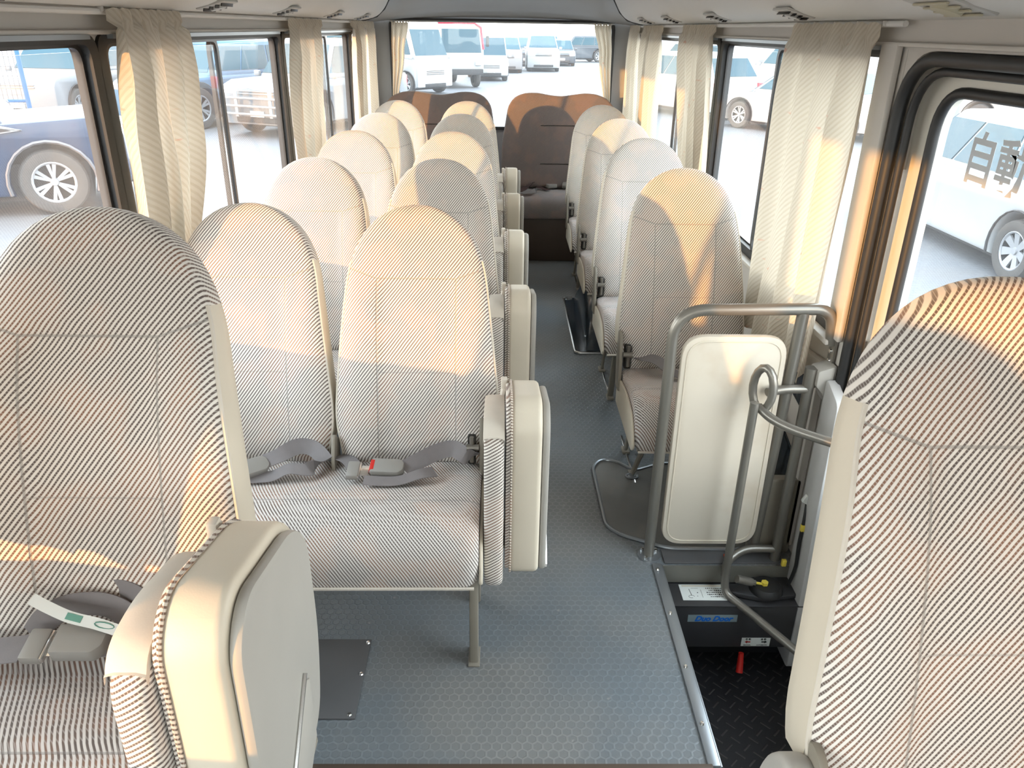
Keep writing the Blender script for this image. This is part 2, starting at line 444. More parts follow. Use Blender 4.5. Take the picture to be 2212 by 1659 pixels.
# edging strip along the stair opening, with screws
tr = struct('trim_1', Geo().box((.489, 1.565, .0035), (.028, .72, .007), .002).box((.505, 1.565, -.012), (.006, .72, .030), .002), M['trim_al'])
for yy in (1.895, 1.70, 1.50, 1.32): Geo().lathe([(.0, .0125), (.004, .0118), (.0065, .007)], 10, Matrix.Translation((.487, yy, 0))).obj('screw', M['chrome'], tr)
struct('trim_2', Geo().box((-.08, 1.195, .004), (1.13, .03, .008), .002), M['brown'])
struct('trim_3', Geo().box((.70, 1.965, .003), (.37, .07, .006), .002), M['plate2'])
st = struct('trim_4', Geo().box((.665, 2.0, .008), (.19, .006, .010), .002), M['chrome'])

def side_wall(side, wins, zb, door=None):
    sx_ = WX*side; xo = sx_+side*.035; T = .07
    g = Geo()
    lo = [(Y0, Y1)] if not door else [(Y0, door[0]), (door[1], Y1)]
    for a, b in lo: g.box((xo, (a+b)/2, (SILL-.62)/2), (T, b-a, SILL+.62))
    g.box((xo, (Y0+Y1)/2, (HEAD+1.66)/2), (T, Y1-Y0, 1.66-HEAD))
    prev = Y0
    for a, b in wins+[(Y1, Y1)]:
        if a-prev > .001 and not (door and a > door[1]-.001 and prev < door[0]+.001):
            g.box((sx_+side*.014, (a+prev)/2, (SILL+HEAD)/2), (.028, a-prev, HEAD-SILL))
        prev = b
    if door:
        # pillars either side of the door
        for a, b in ((wins_before, door[0]),) if (wins_before := max([w_[1] for w_ in wins if w_[1] <= door[0]]+[Y0])) < door[0] else (): 
            g.box((xo, (a+b)/2, (SILL+HEAD)/2), (T, b-a, HEAD-SILL))
        nxt = min([w_[0] for w_ in wins if w_[0] >= door[1]])
        g.box((sx_+side*.014, (nxt+door[1])/2, (SILL+HEAD)/2), (.028, nxt-door[1], HEAD-SILL))
    struct('wall_left' if side < 0 else 'wall_right', g, M['wall'], smooth=False)
LW = [(-1.45, .28), (.34, 1.905), (1.955, 3.51), (3.57, 5.125), (5.18, 5.92)]
RW = [(-1.45, -.1), (1.985, 3.51), (3.57, 5.125), (5.18, 5.92)]
DOOR = (.72, 1.915)
side_wall(-1, LW, SILL); side_wall(1, RW, SILL, DOOR)

def window(idx, side, a, b, sash):
    sx_ = side*(WX+.004); root = empty('window_%d' % idx, (0, 0, 0)); root['kind'] = ST
    z0, z1 = SILL, HEAD
    g = Geo(); t = .015
    def ring(g, a, b, z0, z1, t, x, d, tz=None):
        tz = tz or t
        outer = rpoly([(a, z0), (b, z0), (b, z1), (a, z1)], .05, 5); inner = rpoly([(a+t, z0+t), (b-t, z0+t), (b-t, z1-tz), (a+t, z1-tz)], .035, 5)
        n = len(outer); vs = []; fs = []
        for h in (x-d/2, x+d/2):
            vs += [(h, p[0], p[1]) for p in outer]+[(h, p[0], p[1]) for p in inner]
        for k in range(n):
            j = (k+1) % n
            fs += [(k, j, n+j, n+k), (2*n+k, 3*n+k, 3*n+j, 2*n+j), (k, 2*n+k, 2*n+j, j), (n+k, n+j, 3*n+j, 3*n+k)]
        g.add(vs, fs)
    ring(g, a-.026, b+.026, z0-.02, z1+.008, t+.022, sx_+side*.010, .044, .022)
    g.obj('frame', M['black'], root)
    if sash:
        for (p, q, dx, w_) in ((a+.004, sash+.018, .004, .02), (sash-.018, b-.004, -.012, .02)):
            s_ = Geo(); ring(s_, p, q, z0+.006, z1-.004, .017, sx_-side*dx*0+(-dx*side), .012)
            so = s_.obj('sash', M['sash'], root)
            Geo().box((sx_-dx*side, (p+q)/2, (z0+z1)/2), (.004, q-p-.03, z1-z0-.06)).obj('pane', M['glass'], so, smooth=False)
        Geo().box((sx_-side*.016, (a+b)/2, z1+.001), (.02, b-a-.06, .010)).obj('slide_track', M['trim_al'], root, smooth=False)
    else:
        Geo().box((sx_, (a+b)/2, (z0+z1)/2), (.004, b-a-.02, z1-z0-.02)).obj('pane', M['glass'], root, smooth=False)
    # inner beige lining of the opening
    g = Geo(); g.box((side*(WX-.012), (a+b)/2, z0-.022), (.05, b-a+.05, .016), .004)
    g.obj('sill_ledge', M['wall'], root)
n = 1
for (a, b), s_ in zip(LW, (None, 1.03, 2.735, 4.43, None)): window(n, -1, a, b, s_); n += 1
for (a, b), s_ in zip(RW, (None, 2.79, 4.36, None)): window(n, 1, a, b, s_); n += 1

# ceiling: duct section swept along the bus, then a grey dome down to the rear window
SEC = [(.93, 1.528), (.875, 1.535), (.80, 1.556), (.75, 1.60), (.715, 1.66), (.68, 1.72), (.62, 1.78), (.50, 1.83), (.30, 1.865), (0, 1.875)]
full = [(-x, z) for x, z in SEC]+[(x, z) for x, z in SEC[::-1][1:]]
def sweep(rows, thick=.02):
    vs = []; fs = []; n_ = len(rows[0])
    for r_ in rows: vs += r_
    for i in range(len(rows)-1):
        for k in range(n_-1): fs.append((i*n_+k, i*n_+k+1, (i+1)*n_+k+1, (i+1)*n_+k))
    o_ = len(vs); vs += [(p[0]*1.02, p[1], p[2]+thick) for p in vs]; fs += [tuple(q+o_ for q in f)[::-1] for f in fs[:]]
    return Geo().add(vs, fs)
fs_ = catmull([(x, 0, z) for x, z in full], 3)
ce = struct('ceiling', sweep([[(p.x, y, p.z) for p in fs_] for y in (Y0, 1, 3, 5.45)]), M['ceil'], ang=60)
rows = []
for y, zc, k in ((5.46, 1.86, 0), (5.50, 1.80, .25), (5.62, 1.73, .5), (5.80, 1.665, .75), (5.92, 1.635, .88), (5.95, 1.612, .93), (6.02, 1.60, .96), (6.09, 1.565, 1)):
    rr = []
    for p in fs_:
        x = p.x; zf = 1.528+(zc-1.528)*(1-abs(x/.93)**2.6)
        za = min(p.z+.02, zc)
        z = za*(1-k)+zf*k
        rr.append((x*(1-.02*k), y, z))
    rows.append(rr)
struct('ceiling_rear', sweep(rows), M['dome'], ang=60)
g = Geo()
for s_ in (-1, 1): g.tube([(s_*x, 5.452, z) for x, z in SEC[:8]], .007, 6)
struct('trim_5', g, M['black'])
# rear wall with its big window
g = Geo(); T = .05; yr = Y1+.025
g.box((0, yr, (.80-.6)/2), (1.96, T, 1.40)); g.box((0, yr, 1.64), (1.96, T, .17))
for s_ in (-1, 1): g.box((s_*.885, yr, 1.18), (.17, T, .80))
struct('wall_rear', g, M['dome'], smooth=False)
root = empty('window_rear'); root['kind'] = ST
outer = rpoly([(-.81, .80), (.81, .80), (.81, 1.556), (-.81, 1.556)], .06, 5); inner = rpoly([(-.785, .825), (.785, .825), (.785, 1.535), (-.785, 1.535)], .05, 5)
vs = []; fs = []; k_ = len(outer)
for h in (6.075, 6.13): vs += [(p[0], h, p[1]) for p in outer]+[(p[0], h, p[1]) for p in inner]
for k in range(k_):
    j = (k+1) % k_; fs += [(k, j, k_+j, k_+k), (2*k_+k, 3*k_+k, 3*k_+j, 2*k_+j), (k, 2*k_+k, 2*k_+j, j), (k_+k, k_+j, 3*k_+j, 3*k_+k)]
Geo().add(vs, fs).obj('frame', M['black'], root)
Geo().box((0, 6.11, 1.18), (1.60, .004, .74)).obj('pane', M['glass'], root, smooth=False)
# front wall with the windscreen (behind the camera)
g = Geo(); g.box((0, Y0-.025, .15), (1.96, .05, 1.5)); g.box((0, Y0-.025, 1.72), (1.96, .05, .30))
for s_ in (-1, 1): g.box((s_*.93, Y0-.025, 1.2), (.08, .05, .8))
struct('wall_front', g, M['wall'], smooth=False)
root = empty('window_front'); root['kind'] = ST
Geo().box((0, Y0-.03, 1.23), (1.80, .005, .70)).obj('pane', M['glass'], root, smooth=False)
struct('trim_14', Geo().box((.918, 1.972, 1.11), (.016, .085, .74), .004), M['wall'])
# curtain rails
for i, s_ in enumerate((-1, 1)):
    struct('trim_%d' % (6+i), Geo().tube([(s_*.905, .35 if s_ < 0 else 1.9, 1.521), (s_*.905, 5.86, 1.521)], .007, 8), M['ceil'])
struct('trim_8', Geo().tube([(-.80, 6.05, 1.535), (.80, 6.05, 1.535)], .006, 8), M['dome'])
# small lip between the upper band and the windows
for i, s_ in enumerate((-1, 1)):
    struct('trim_%d' % (9+i), Geo().box((s_*.921, 2.9, 1.478), (.018, 6.4, .010), .004), M['wall'])
# ------------------------------------------------------------------ door on the right
root = empty('door_1'); root['kind'] = ST
def ring_yz(a, b, z0, z1, t, x0, x1, r0, r1, n=8):
    outer = rpoly([(a, z0), (b, z0), (b, z1), (a, z1)], r0, n); inner = rpoly([(a+t, z0+t), (b-t, z0+t), (b-t, z1-t), (a+t, z1-t)], r1, n)
    k_ = len(outer); vs = []; fs = []
    for h in (x0, x1): vs += [(h, p[0], p[1]) for p in outer]+[(h, p[0], p[1]) for p in inner]
    for k in range(k_):
        j = (k+1) % k_; fs += [(k, j, k_+j, k_+k), (2*k_+k, 3*k_+k, 3*k_+j, 2*k_+j), (k, 2*k_+k, 2*k_+j, j), (k_+k, k_+j, 3*k_+j, 3*k_+k)]
    return Geo().add(vs, fs)
def loop(y0, y1, z0, z1, r, x): return [(x, p[0], p[1]) for p in rpoly([(y0, z0), (y1, z0), (y1, z1), (y0, z1)], r, 8)]
# corner fillers of the wall above the opening, the seal, the door leaf
fil = Geo(); pl = rpoly([(DOOR[0], 1.2), (DOOR[1], 1.2), (DOOR[1], HEAD), (DOOR[0], HEAD)], [0, 0, .14, .14], 8)
pts = [p for p in pl if p[0] > (DOOR[0]+DOOR[1])/2 and p[1] > 1.2]
fil.prism([(DOOR[1]+.02, HEAD+.02)]+[(DOOR[1]+.02, 1.2)]+sorted([q for q in pts], key=lambda q: -q[0]+q[1]*.001), 'x', .931, .999)
struct('trim_11', fil, M['wall'], smooth=False)
Geo().tube(loop(DOOR[0]+.01, DOOR[1]-.004, -.40, HEAD-.016, .14, .936), .0155, 10, True).obj('seal', M['black'], root)
Geo().tube(loop(DOOR[0]+.03, DOOR[1]-.032, -.38, HEAD-.040, .13, .952), .010, 10, True).obj('seal', M['black'], root)
ring_yz(.70, 1.935, -.42, 1.50, .105, .985, 1.02, .15, .11).obj('door_frame', M['door'], root)
Geo().box((1.0, 1.32, .0), (.03, 1.12, .72), .01).obj('lower_panel', M['door'], root)
Geo().tube(loop(.815, 1.822, .36, 1.388, .10, .984), .0125, 10, True).obj('seal', M['black'], root)
Geo().box((1.0, 1.32, .88), (.004, 1.02, 1.04)).obj('pane', M['glass'], root, smooth=False)
M['frost'] = mat('pale_grey_sticker', (.50, .53, .56), .6)
rot = Matrix(((0, 0, 1, 0), (-1, 0, 0, 0), (0, 1, 0, 0), (0, 0, 0, 1)))     # text faces the cabin
text('door_lettering', '自動ドア', .112, M['frost'], root, Matrix.Translation((.994, 1.47, 1.255)) @ rot @ Matrix.Rotation(-.02, 4, 'Z'), .0003, 0, .002)

# ------------------------------------------------------------------ seats
TILT = -math.radians(15)
def back_meshes(notch=1):
    """backrest in its own frame: z up the back, -y towards the sitter; notch side = aisle side (+1/-1)."""
    L = .686
    srows = [0, .008, .02, .04, .06, .078, .086, .10, .13, .16, .20, .25, .30, .35, .40, .44, .475, .495, .515, .54, .565, .59, .61, .63, .645, .658, .668, .676, .682, .6855]
    fx = [-.985, -.95, -.88, -.78, -.66, -.56, -.50, -.46, -.40, -.28, -.14, 0, .14, .28, .40, .46, .50, .56, .66, .78, .88, .95, .985]
    nn = 6.0; ring = []
    for x in fx: ring.append((x, -(1-abs(x)**nn)**(1/nn), 'f'))
    for c_ in (-.45, .05, .5, .85): ring.append(((1-abs(c_)**nn)**(1/nn), c_, 's'))
    for x in (.9, .6, .2, -.2, -.6, -.9): ring.append((x, (1-abs(x)**nn)**(1/nn), 'b'))
    for c_ in (.85, .5, .05, -.45): ring.append((-(1-abs(c_)**nn)**(1/nn), c_, 's'))
    def sst(a, b, v): t = max(0, min(1, (v-a)/(b-a))); return t*t*(3-2*t)
    vs = []; NR = len(ring)
    for s_ in srows:
        base = .204+.015*sst(0, .13, s_)-.036*max(0, (s_-.15)/.35)**1.1 if s_ > .15 else .204+.015*sst(0, .13, s_)
        u = max(0, (s_-.44)/(.6862-.44)); wd = base*math.sqrt(max(0, 1-u**3.1))
        if s_ > .5: wd = max(wd, .004)
        th = .057-.016*sst(.35, .68, s_); th *= math.sqrt(max(.02, 1-max(0, (s_-.60)/.0865)**3))
        if s_ < .02: th *= .72+.28*s_/.02; wd *= .965+.035*s_/.02
        yo = .056-.012*math.sin(PI*min(1, s_/.5))+.02*sst(.4, .7, s_)
        for cx_, cy_, kd in ring:
            x = cx_*wd; y = cy_*th+yo; z = s_
            if notch and s_ < .083 and x*notch > .168: x = .168*notch+(x-.168*notch)*.05
            if kd == 'f':
                inn = (1-sst(.082, .112, abs(x)))*(1-sst(.47, .515, s_))
                y += .007*inn-.007*(1-abs(cx_)**2)*0
                y -= .008*math.exp(-((abs(x)-.16)/.04)**2)*(1-sst(.42, .55, s_))
            vs.append((x, y, z))
    ff = []; sf = []
    NF = len(fx)
    for i in range(len(srows)-1):
        for k in range(NR):
            j = (k+1) % NR; q = (i*NR+k, i*NR+j, (i+1)*NR+j, (i+1)*NR+k)
            front = k < NF-1
            kinds = (ring[k][2], ring[j][2])
            top = srows[i] > .535 and not ('b' in kinds and kinds[0] == kinds[1])
            (ff if front or top else sf).append(q)
    ff.append(tuple((len(srows)-1)*NR+k for k in range(NR))); sf.append(tuple(range(NR))[::-1])
    # piping along the front edge of the sides
    pip = []
    for side in (0, NF-1):
        pip.append([Vector(vs[i*NR+side]) for i in range(1 if not (notch and (side > 0) == (notch > 0)) else 6, 20)])
    arc = [Vector(vs[i*NR+0]) for i in range(19, len(srows))]+[Vector(vs[i*NR+NF-1]) for i in range(len(srows)-1, 18, -1)]
    return vs, ff, sf, pip, arc
_bk = {}
def clean(vs, fs):
    used = sorted({i for f in fs for i in f}); mp = {u: i for i, u in enumerate(used)}
    return [vs[u] for u in used], [tuple(mp[i] for i in f) for f in fs]
def add_back(parent, x, y, z, notch):
    if notch not in _bk:
        vs, ff, sf, pip, arc = back_meshes(notch)
        a = Geo().add(*clean(vs, ff)); b = Geo().add(*clean(vs, sf)); c_ = [Geo().tube(p, .0035, 6) for p in pip]
        oa = a.obj('backrest', M['back_fab'], parent, ang=60); ob = b.obj('side_shell', M['vinyl'], oa, ang=60); oc = [c.obj('piping', M['piping'], oa) for c in c_]
        _bk[notch] = [oa.data, ob.data]+[c.data for c in oc]
    else:
        oa = bpy.data.objects.new('backrest', _bk[notch][0]); C.objects.link(oa); oa.parent = parent
        for nm, me in zip(('side_shell', 'piping', 'piping'), _bk[notch][1:]):
            q = bpy.data.objects.new(nm, me); C.objects.link(q); q.parent = oa
    oa.location = (x, y, z); oa.rotation_euler = (TILT, 0, 0)
    return oa
CUSH = [(.03, .425), (-.05, .437), (-.12, .447), (-.20, .458), (-.26, .458), (-.305, .445), (-.335, .42), (-.355, .385), (-.358, .345), (-.350, .305), (-.335, .298), (-.2, .296), (.03, .30)]
def cushion(parent, x0, x1, both=True, seams=()):
    cs = catmull([(0, y, z) for y, z in CUSH], 3, True); cy_, cz_ = -.16, .37
    xs = [0, .004, .012, .025, .045, .08]; W_ = x1-x0
    st_ = [x0+q for q in xs]+[x0+W_*k/12 for k in range(2, 11)]+[x1-q for q in xs[::-1]]
    vs = []; n_ = len(cs); fs = []
    for x in st_:
        d = min(x-x0, x1-x); sh = 1-.16*math.exp(-d/.012) if d < .08 else 1
        sag = .006*math.exp(-((x-(x0+x1)/2)/(W_*.3))**2)
        for p in cs:
            y = cy_+(p.y-cy_)*(sh*.5+.5 if p.y > cy_ else sh); z = cz_+(p.z-cz_)*sh
            if p.z > .42: z -= .010*math.exp(-((p.y+.05)/.10)**2)
            gr = 0
            for sy in (-.215,):
                if p.z > .43: z -= .005*math.exp(-((p.y-sy)/.010)**2)
            vs.append((x, y, z))
    for i in range(len(st_)-1):
        for k in range(n_):
            j = (k+1) % n_; fs.append((i*n_+k, (i+1)*n_+k, (i+1)*n_+j, i*n_+j))
    fs += [tuple(range(n_)), tuple((len(st_)-1)*n_+k for k in range(n_))[::-1]]
    o_ = Geo().add(vs, fs).obj('cushion', M['seat_fab'], parent, ang=50)
    # vinyl end panels
    for e, s_ in ((x0, -1), (x1, 1)):
        pp = [(-.02+.0, .40), (-.15, .415), (-.27, .405), (-.325, .365), (-.35, .31), (-.33, .292), (.03, .292), (.03, .36)]
        Geo().prism(rpoly(pp, [.02, .05, .05, .03, .012, .01, .01, .02], 4), 'x', e-(.010 if s_ < 0 else -.001), e+(.010 if s_ > 0 else -.001), .004).obj('side_panel', M['vinyl'], o_)
    Geo().tube([(x0+.01, -.352, .300), ((x0+x1)/2, -.354, .299), (x1-.01, -.352, .300)], .004, 6).obj('piping', M['piping'], o_)
    for xx in (): Geo().tube([(xx, y, z-.0005) for y, z in ((-.03, .427), (-.12, .444), (-.205, .452))], .0022, 5).obj('seam', M['piping'], o_)
    return o_
def hinge(parent, x, s_):
    """recliner bracket on the aisle side; s_ = outward direction."""
    h = Geo().prism(rpoly([(-.035, .36), (.03, .36), (.045, .45), (.055, .53), (.035, .565), (.0, .555), (-.02, .48)], [.01, .01, .01, .02, .02, .02, .01], 4), 'x', x-.006, x+.006, .003).obj('hinge_cover', M['leg'], parent)
    Geo().box((x-s_*.026, .010, .475), (.022, .03, .085), .004).obj('recliner', M['darkmech'], h)
    Geo().lathe([(.0, .028), (.009, .028), (.010, -.004)], 10, Matrix.Translation((x-s_*.035, -.015, .49)) @ Matrix.Rotation(s_*PI/2, 4, 'Y')).tube([(x-s_*.026, -.012, .445), (x-s_*.026, -.012, .52)], .006, 8).obj('pivot', M['paint_tube'], h)
    return h
def strap(parent, pts, w_=.046, side=(0, 1, .15), name='seat_belt', m='strap', th=.0022): return Geo().ribbon(pts, side, w_, th).obj(name, M[m], parent)
def buckle(parent, c, ang, L_=.085, W_=.045, H_=.022, red=True, tilt=0):
    """female buckle: body + bevelled lid + red button; ang about z."""
    Rm = Matrix.Rotation(ang, 4, 'Z') @ Matrix.Rotation(tilt, 4, 'X')
    b = Geo()
    b.prism(rpoly([(-L_/2, -W_/2), (L_/2-.012, -W_/2), (L_/2, -W_/4), (L_/2, W_/4), (L_/2-.012, W_/2), (-L_/2, W_/2)], .006, 3), 'z', -H_/2, H_/2, .004, 2)
    o_ = b.obj('buckle', M['buckle'], parent); o_.location = c; o_.rotation_euler = Rm.to_euler()
    if red: Geo().box((-L_/2+.004, 0, .004), (.012, W_*.72, H_*.7), .002).obj('release_button', M['red'], o_)
    return o_
def tongue(parent, c, ang, m='buckle'):
    b = Geo().box((0, 0, 0), (.032, .052, .018), .004); o_ = b.obj('belt_tongue', M['buckle'], parent)
    Geo().box((.026, 0, 0), (.028, .034, .003), .001).box((.016, 0, 0), (.006, .05, .012), .002).obj('metal_plate', M['chrome'], o_)
    o_.location = c; o_.rotation_euler = (0, 0, ang); return o_

def frame_under(parent, x0, x1):
    g = Geo()
    g.tube([(x0+.02, -.28, .275), (x1-.02, -.28, .275)], .013, 8).tube([(x0+.02, -.02, .275), (x1-.02, -.02, .275)], .013, 8)
    for x in (x0+.04, x1-.04): g.box((x, -.15, .28), (.025, .30, .022), .003)
    g.obj('seat_frame', M['leg'], parent)

def double_seat(y, z, label, belts=False):
    r_ = empty('double_seat', (0, y, z), label=label, cat='bus seat', group='double seats along the left side')
    add_back(r_, -.660, 0, .43, 0); add_back(r_, -.218, 0, .43, 1)
    cushion(r_, -.895, -.046, seams=(-.57, -.335, -.12))
    frame_under(r_, -.895, -.03)
    Geo().box((-.060, -.262, .145), (.022, .050, .285), .004).box((-.060, -.262, .003), (.03, .07, .006), .002).obj('leg', M['leg'], r_)
    Geo().box((-.060, -.03, .145), (.022, .045, .285), .004).obj('leg', M['leg'], r_)
    Geo().box((-.905, -.14, .27), (.04, .36, .03), .004).obj('wall_rail', M['leg'], r_)
    Geo().prism(rpoly([(-.05, .3), (.03, .3), (.05, .48), (.0, .52), (-.03, .46)], .012, 3), 'x', -.443, -.433, .002).obj('centre_bracket', M['leg'], r_)
    hinge(r_, -.046, 1)
    return r_
def single_seat(x, y, z, side, label, name='single_seat', group='single seats', front_leg=-.13, legs=True):
    """side = aisle side (+1/-1)."""
    r_ = empty(name, (x, y, z), label=label, cat='bus seat', group=group)
    add_back(r_, 0, 0, .43, side); cushion(r_, -.20, .20, seams=(-.10, .10))
    frame_under(r_, -.20, .20)
    if legs:
        for q in (-.13, .13):
            Geo().tube([(q, -.22, .29), (q, front_leg, .012)], .014, 8, flat=.55).box((q, front_leg, .006), (.03, .05, .012), .003).obj('leg', M['leg'], r_)
            Geo().tube([(q, .03, .30), (q, .18, .012)], .014, 8, flat=.55).box((q, .18, .006), (.03, .05, .012), .003).obj('leg', M['leg'], r_)
            Geo().box((q, (front_leg+.20)/2+.02, .004), (.008, .36, .008), .001).obj('floor_rail', M['chrome'], r_)
    if not legs and z == 0: Geo().box((0, -.01, .262), (.30, .06, .018), .003).obj('housing_mount', M['leg'], r_)
    hinge(r_, side*.210, side)
    return r_

def jump_seat(xe, y, z, label):
    """folded-up aisle seat hanging beside the aisle-side edge xe; visible ends face the camera."""
    r_ = empty('folding_aisle_seat', (xe, y, z), label=label, cat='folding seat', group='folded aisle seats')
    pr = rpoly([(-.285, .285), (-.285, .70), (-.235, .745), (-.03, .70), (.035, .64), (.04, .44), (-.005, .30)], [.03, .05, .045, .05, .05, .08, .05], 5)
    cu = Geo().prism(pr, 'x', .026, .098, .012, 3).obj('cushion', M['vinyl'], r_)
    sh = [((p[0]+.125)*.95-.122, (p[1]-.5)*.965+.493) for p in pr]
    shell = Geo().prism(sh, 'x', .099, .116, .006, 2).obj('outer_shell', M['shell'], r_)
    # folded support lying in a slot of the shell
    Geo().prism([(-.25, .285), (-.075, .44), (-.06, .43), (-.06, .31), (-.15, .26)], 'x', .1165, .121, .001).obj('support_flap', M['shell'], shell)
    Geo().tube([(.1185, -.250, .293), (.1185, -.072, .452)], .0035, 6).obj('flap_rod', M['chrome'], shell)
    # striped inner face of the cushion with its stitched edge
    inn = [((p[0]+.125)*.97-.125, (p[1]-.5)*.97+.5) for p in pr]
    Geo().prism(inn, 'x', .016, .028, .004, 2).obj('cushion_cover', M['pad_fab'], cu)
    pts = [(.0285, p[0], p[1]) for p in pr]
    Geo().tube(pts, .0030, 6, True).obj('stitched_piping', M['stitch'], cu)
    # thin back pad folded in between
    pd = rpoly([(-.300, .25), (-.300, .64), (-.275, .692), (-.20, .70), (-.06, .672), (-.03, .60), (-.03, .40), (-.20, .245)], [.04, .05, .05, .05, .05, .06, .08, .06], 5)
    pad = Geo().prism(pd, 'x', -.034, .012, .015, 3).obj('folded_backrest', M['pad_fab'], r_)
    edge = [(-.015, p[0]*1.0, p[1]) for p in pd if p[1] > .662]
    top = Geo(); e = sorted(edge, key=lambda q: q[1])
    vs = []; fs = []
    for k, q in enumerate(e):
        for dx, dz in ((-.0245, -.012), (-.0232, .000), (-.012, .0035), (.012, .0035), (.0232, .000), (.0245, -.012)): vs.append((-.011+dx, q[1]-(.003 if k == 0 else 0), q[2]+dz))
    for k in range(len(e)-1):
        for c_ in range(5): fs.append((k*6+c_, k*6+c_+1, k*6+c_+7, k*6+c_+6))
    top.add(vs, fs).obj('vinyl_cap', M['piping'], pad)
    Geo().tube([(.006, -.07, .655), (.012, -.05, .690), (.016, -.045, .705)], .0075, 8).box((.012, -.05, .695), (.016, .022, .030), .004).obj('hinge_knuckle', M['piping'], r_)
    Geo().prism([(-.20, .285), (.06, .285), (.06, .16), (-.02, .14), (-.22, .255)], 'x', -.024, -.014, .002).box((.05, -.10, .278), (.13, .12, .010), .002).prism([(-.26, .285), (-.02, .285), (-.02, .20), (-.10, .195)], 'x', .060, .066, .001).obj('bracket', M['leg'], r_)
    return r_
M['stitch'] = stripe_fabric('stitched_edge', .2, 0.7, 1.0, .008, (.66, .60, .53), (.13, .10, .085), .42)

PITCH = .79; ROW2 = 1.80
ordn = ['nearest', 'second', 'third', 'fourth', 'rearmost']
DS = []
for k in range(5):
    d = double_seat(ROW2+PITCH*k, 0, 'striped grey-beige double seat, %s of the five double seats on the left' % ('frontmost, with belts' if k == 0 else ordn[k]+(' from the camera' if 0 < k < 4 else ' of all')))
    DS.append(d)
    j = jump_seat(0.0, ROW2+PITCH*k, 0, 'cream folded aisle seat beside the %s left double seat' % ('frontmost' if k == 0 else ordn[k]))
S1 = single_seat(-.612, .94, .17, 1, 'large striped seat in the left foreground with buckled grey belt on cushion', group='seats at the front of the cabin', legs=False)
J1 = jump_seat(-.405, .94, .17, 'large grey-shelled folded aisle seat in the left foreground')
S0 = single_seat(.592, .62, .17, -1, 'striped seat cropped at the right edge beside the door', group='seats at the front of the cabin', legs=False)
for k in range(4):
    single_seat(.625, 2.45+PITCH*k, 0, -1, ['striped single seat right of the aisle, just behind the railing partition', 'striped single seat right of the aisle, second behind the railing', 'striped single seat right of the aisle, third behind the railing', 'striped single seat right of the aisle, next to the rear bench'][k],
                group='single seats along the right side', front_leg=.0 if k == 0 else -.13, legs=(k != 2))
Geo().prism(rpoly([(-.075, .27), (.10, .27), (.10, .40), (.075, .50), (.02, .555), (-.045, .50), (-.075, .40)], [.02, .02, .05, .05, .05, .05, .05], 5), 'x', -.250, -.212, .010, 3).obj('hinge_housing', M['shell'], S0)
# plinths the two front seats stand on
struct('trim_12', Geo().box((-.67, .42, .085), (.50, 1.05, .168), .01).box((-.67, .72, .30), (.42, .30, .26), .01), M['plate2'])
struct('trim_13', Geo().box((.71, .22, .085), (.42, .74, .168), .01).box((.66, .36, .30), (.34, .30, .26), .01), M['plate2'])

# belts on the left foreground seat (local to the seat: x+.612, y-.94, z-.17)
def bl(p): return (p[0]+.612, p[1]-.94, p[2]-.17)
b1 = strap(S1, [bl(p) for p in ((-.86, .90, .632), (-.80, .895, .634), (-.745, .893, .640), (-.71, .893, .645))], .046, (0, 1, .25))
t1 = tongue(S1, bl((-.687, .890, .652)), 0); t1.rotation_euler = (.25, 0, 0)
k1 = buckle(S1, bl((-.622, .894, .656)), 0, .076, .050, .026, False, .25)
b2 = strap(S1, [bl(p) for p in ((-.600, .900, .650), (-.565, .905, .642), (-.53, .912, .634), (-.50, .935, .632), (-.49, .96, .640))], .045, [(0, 1, .25)]*3+[(.3, 1, .5), (.6, .5, .9)])
b3 = strap(S1, [bl(p) for p in ((-.715, .925, .640), (-.69, .935, .668), (-.655, .945, .682), (-.61, .950, .680), (-.575, .945, .662), (-.555, .93, .640))], .040, [(0, .5, 1), (0, .25, 1), (0, .15, 1), (0, .2, 1), (.2, .4, 1), (.4, .6, .8)])
b4 = strap(S1, [bl(p) for p in ((-.62, .965, .690), (-.585, .965, .694), (-.55, .955, .678), (-.525, .935, .648))], .038, [(0, .2, 1), (0, .2, 1), (.3, .3, .9), (.4, .5, .8)])
cl = Geo().ribbon([bl(p) for p in ((-.700, .925, .712), (-.675, .918, .702), (-.64, .910, .690), (-.60, .905, .682), (-.560, .90, .670))], (0, .8, .55), .017, .0015).obj('paper_tag', M['white'], S1)
Geo().ribbon([bl(p) for p in ((-.645, .9105, .6922), (-.622, .9075, .6872))], (0, .8, .55), .010, .0016).tube([bl((-.588+.014*math.cos(a), .9035+.003*math.sin(a), .6800+.003*math.sin(a)-.0035*math.cos(a))) for a in [i*PI/6 for i in range(12)]], .0009, 5, True).obj('tag_print', M['greenink'], cl)
# belts on the frontmost double seat (local y - 1.80)
D = DS[0]
def dl(p): return (p[0], p[1]-1.80, p[2])
buckle(D, dl((-.628, 1.70, .475)), math.radians(38), .085, .045, .024, False, .5)
strap(D, [dl(p) for p in ((-.60, 1.725, .480), (-.57, 1.745, .485), (-.53, 1.785, .490), (-.49, 1.79, .480), (-.455, 1.76, .462))], .042, [(-.4, .8, .5)]*2+[(0, .6, .8), (.2, .6, .7), (.4, .8, .3)])
strap(D, [dl(p) for p in ((-.64, 1.68, .458), (-.58, 1.69, .456), (-.535, 1.705, .470), (-.49, 1.715, .462), (-.47, 1.77, .458), (-.45, 1.80, .45))], .040, [(-.2, 1, .2)]*3+[(0, 1, .3), (1, .3, .1), (1, .2, 0)])
buckle(D, dl((-.285, 1.712, .470)), math.radians(-4), .085, .046, .024, True, .35)
tongue(D, dl((-.372, 1.705, .466)), math.radians(-4)).rotation_euler = (.3, 0, -.05)
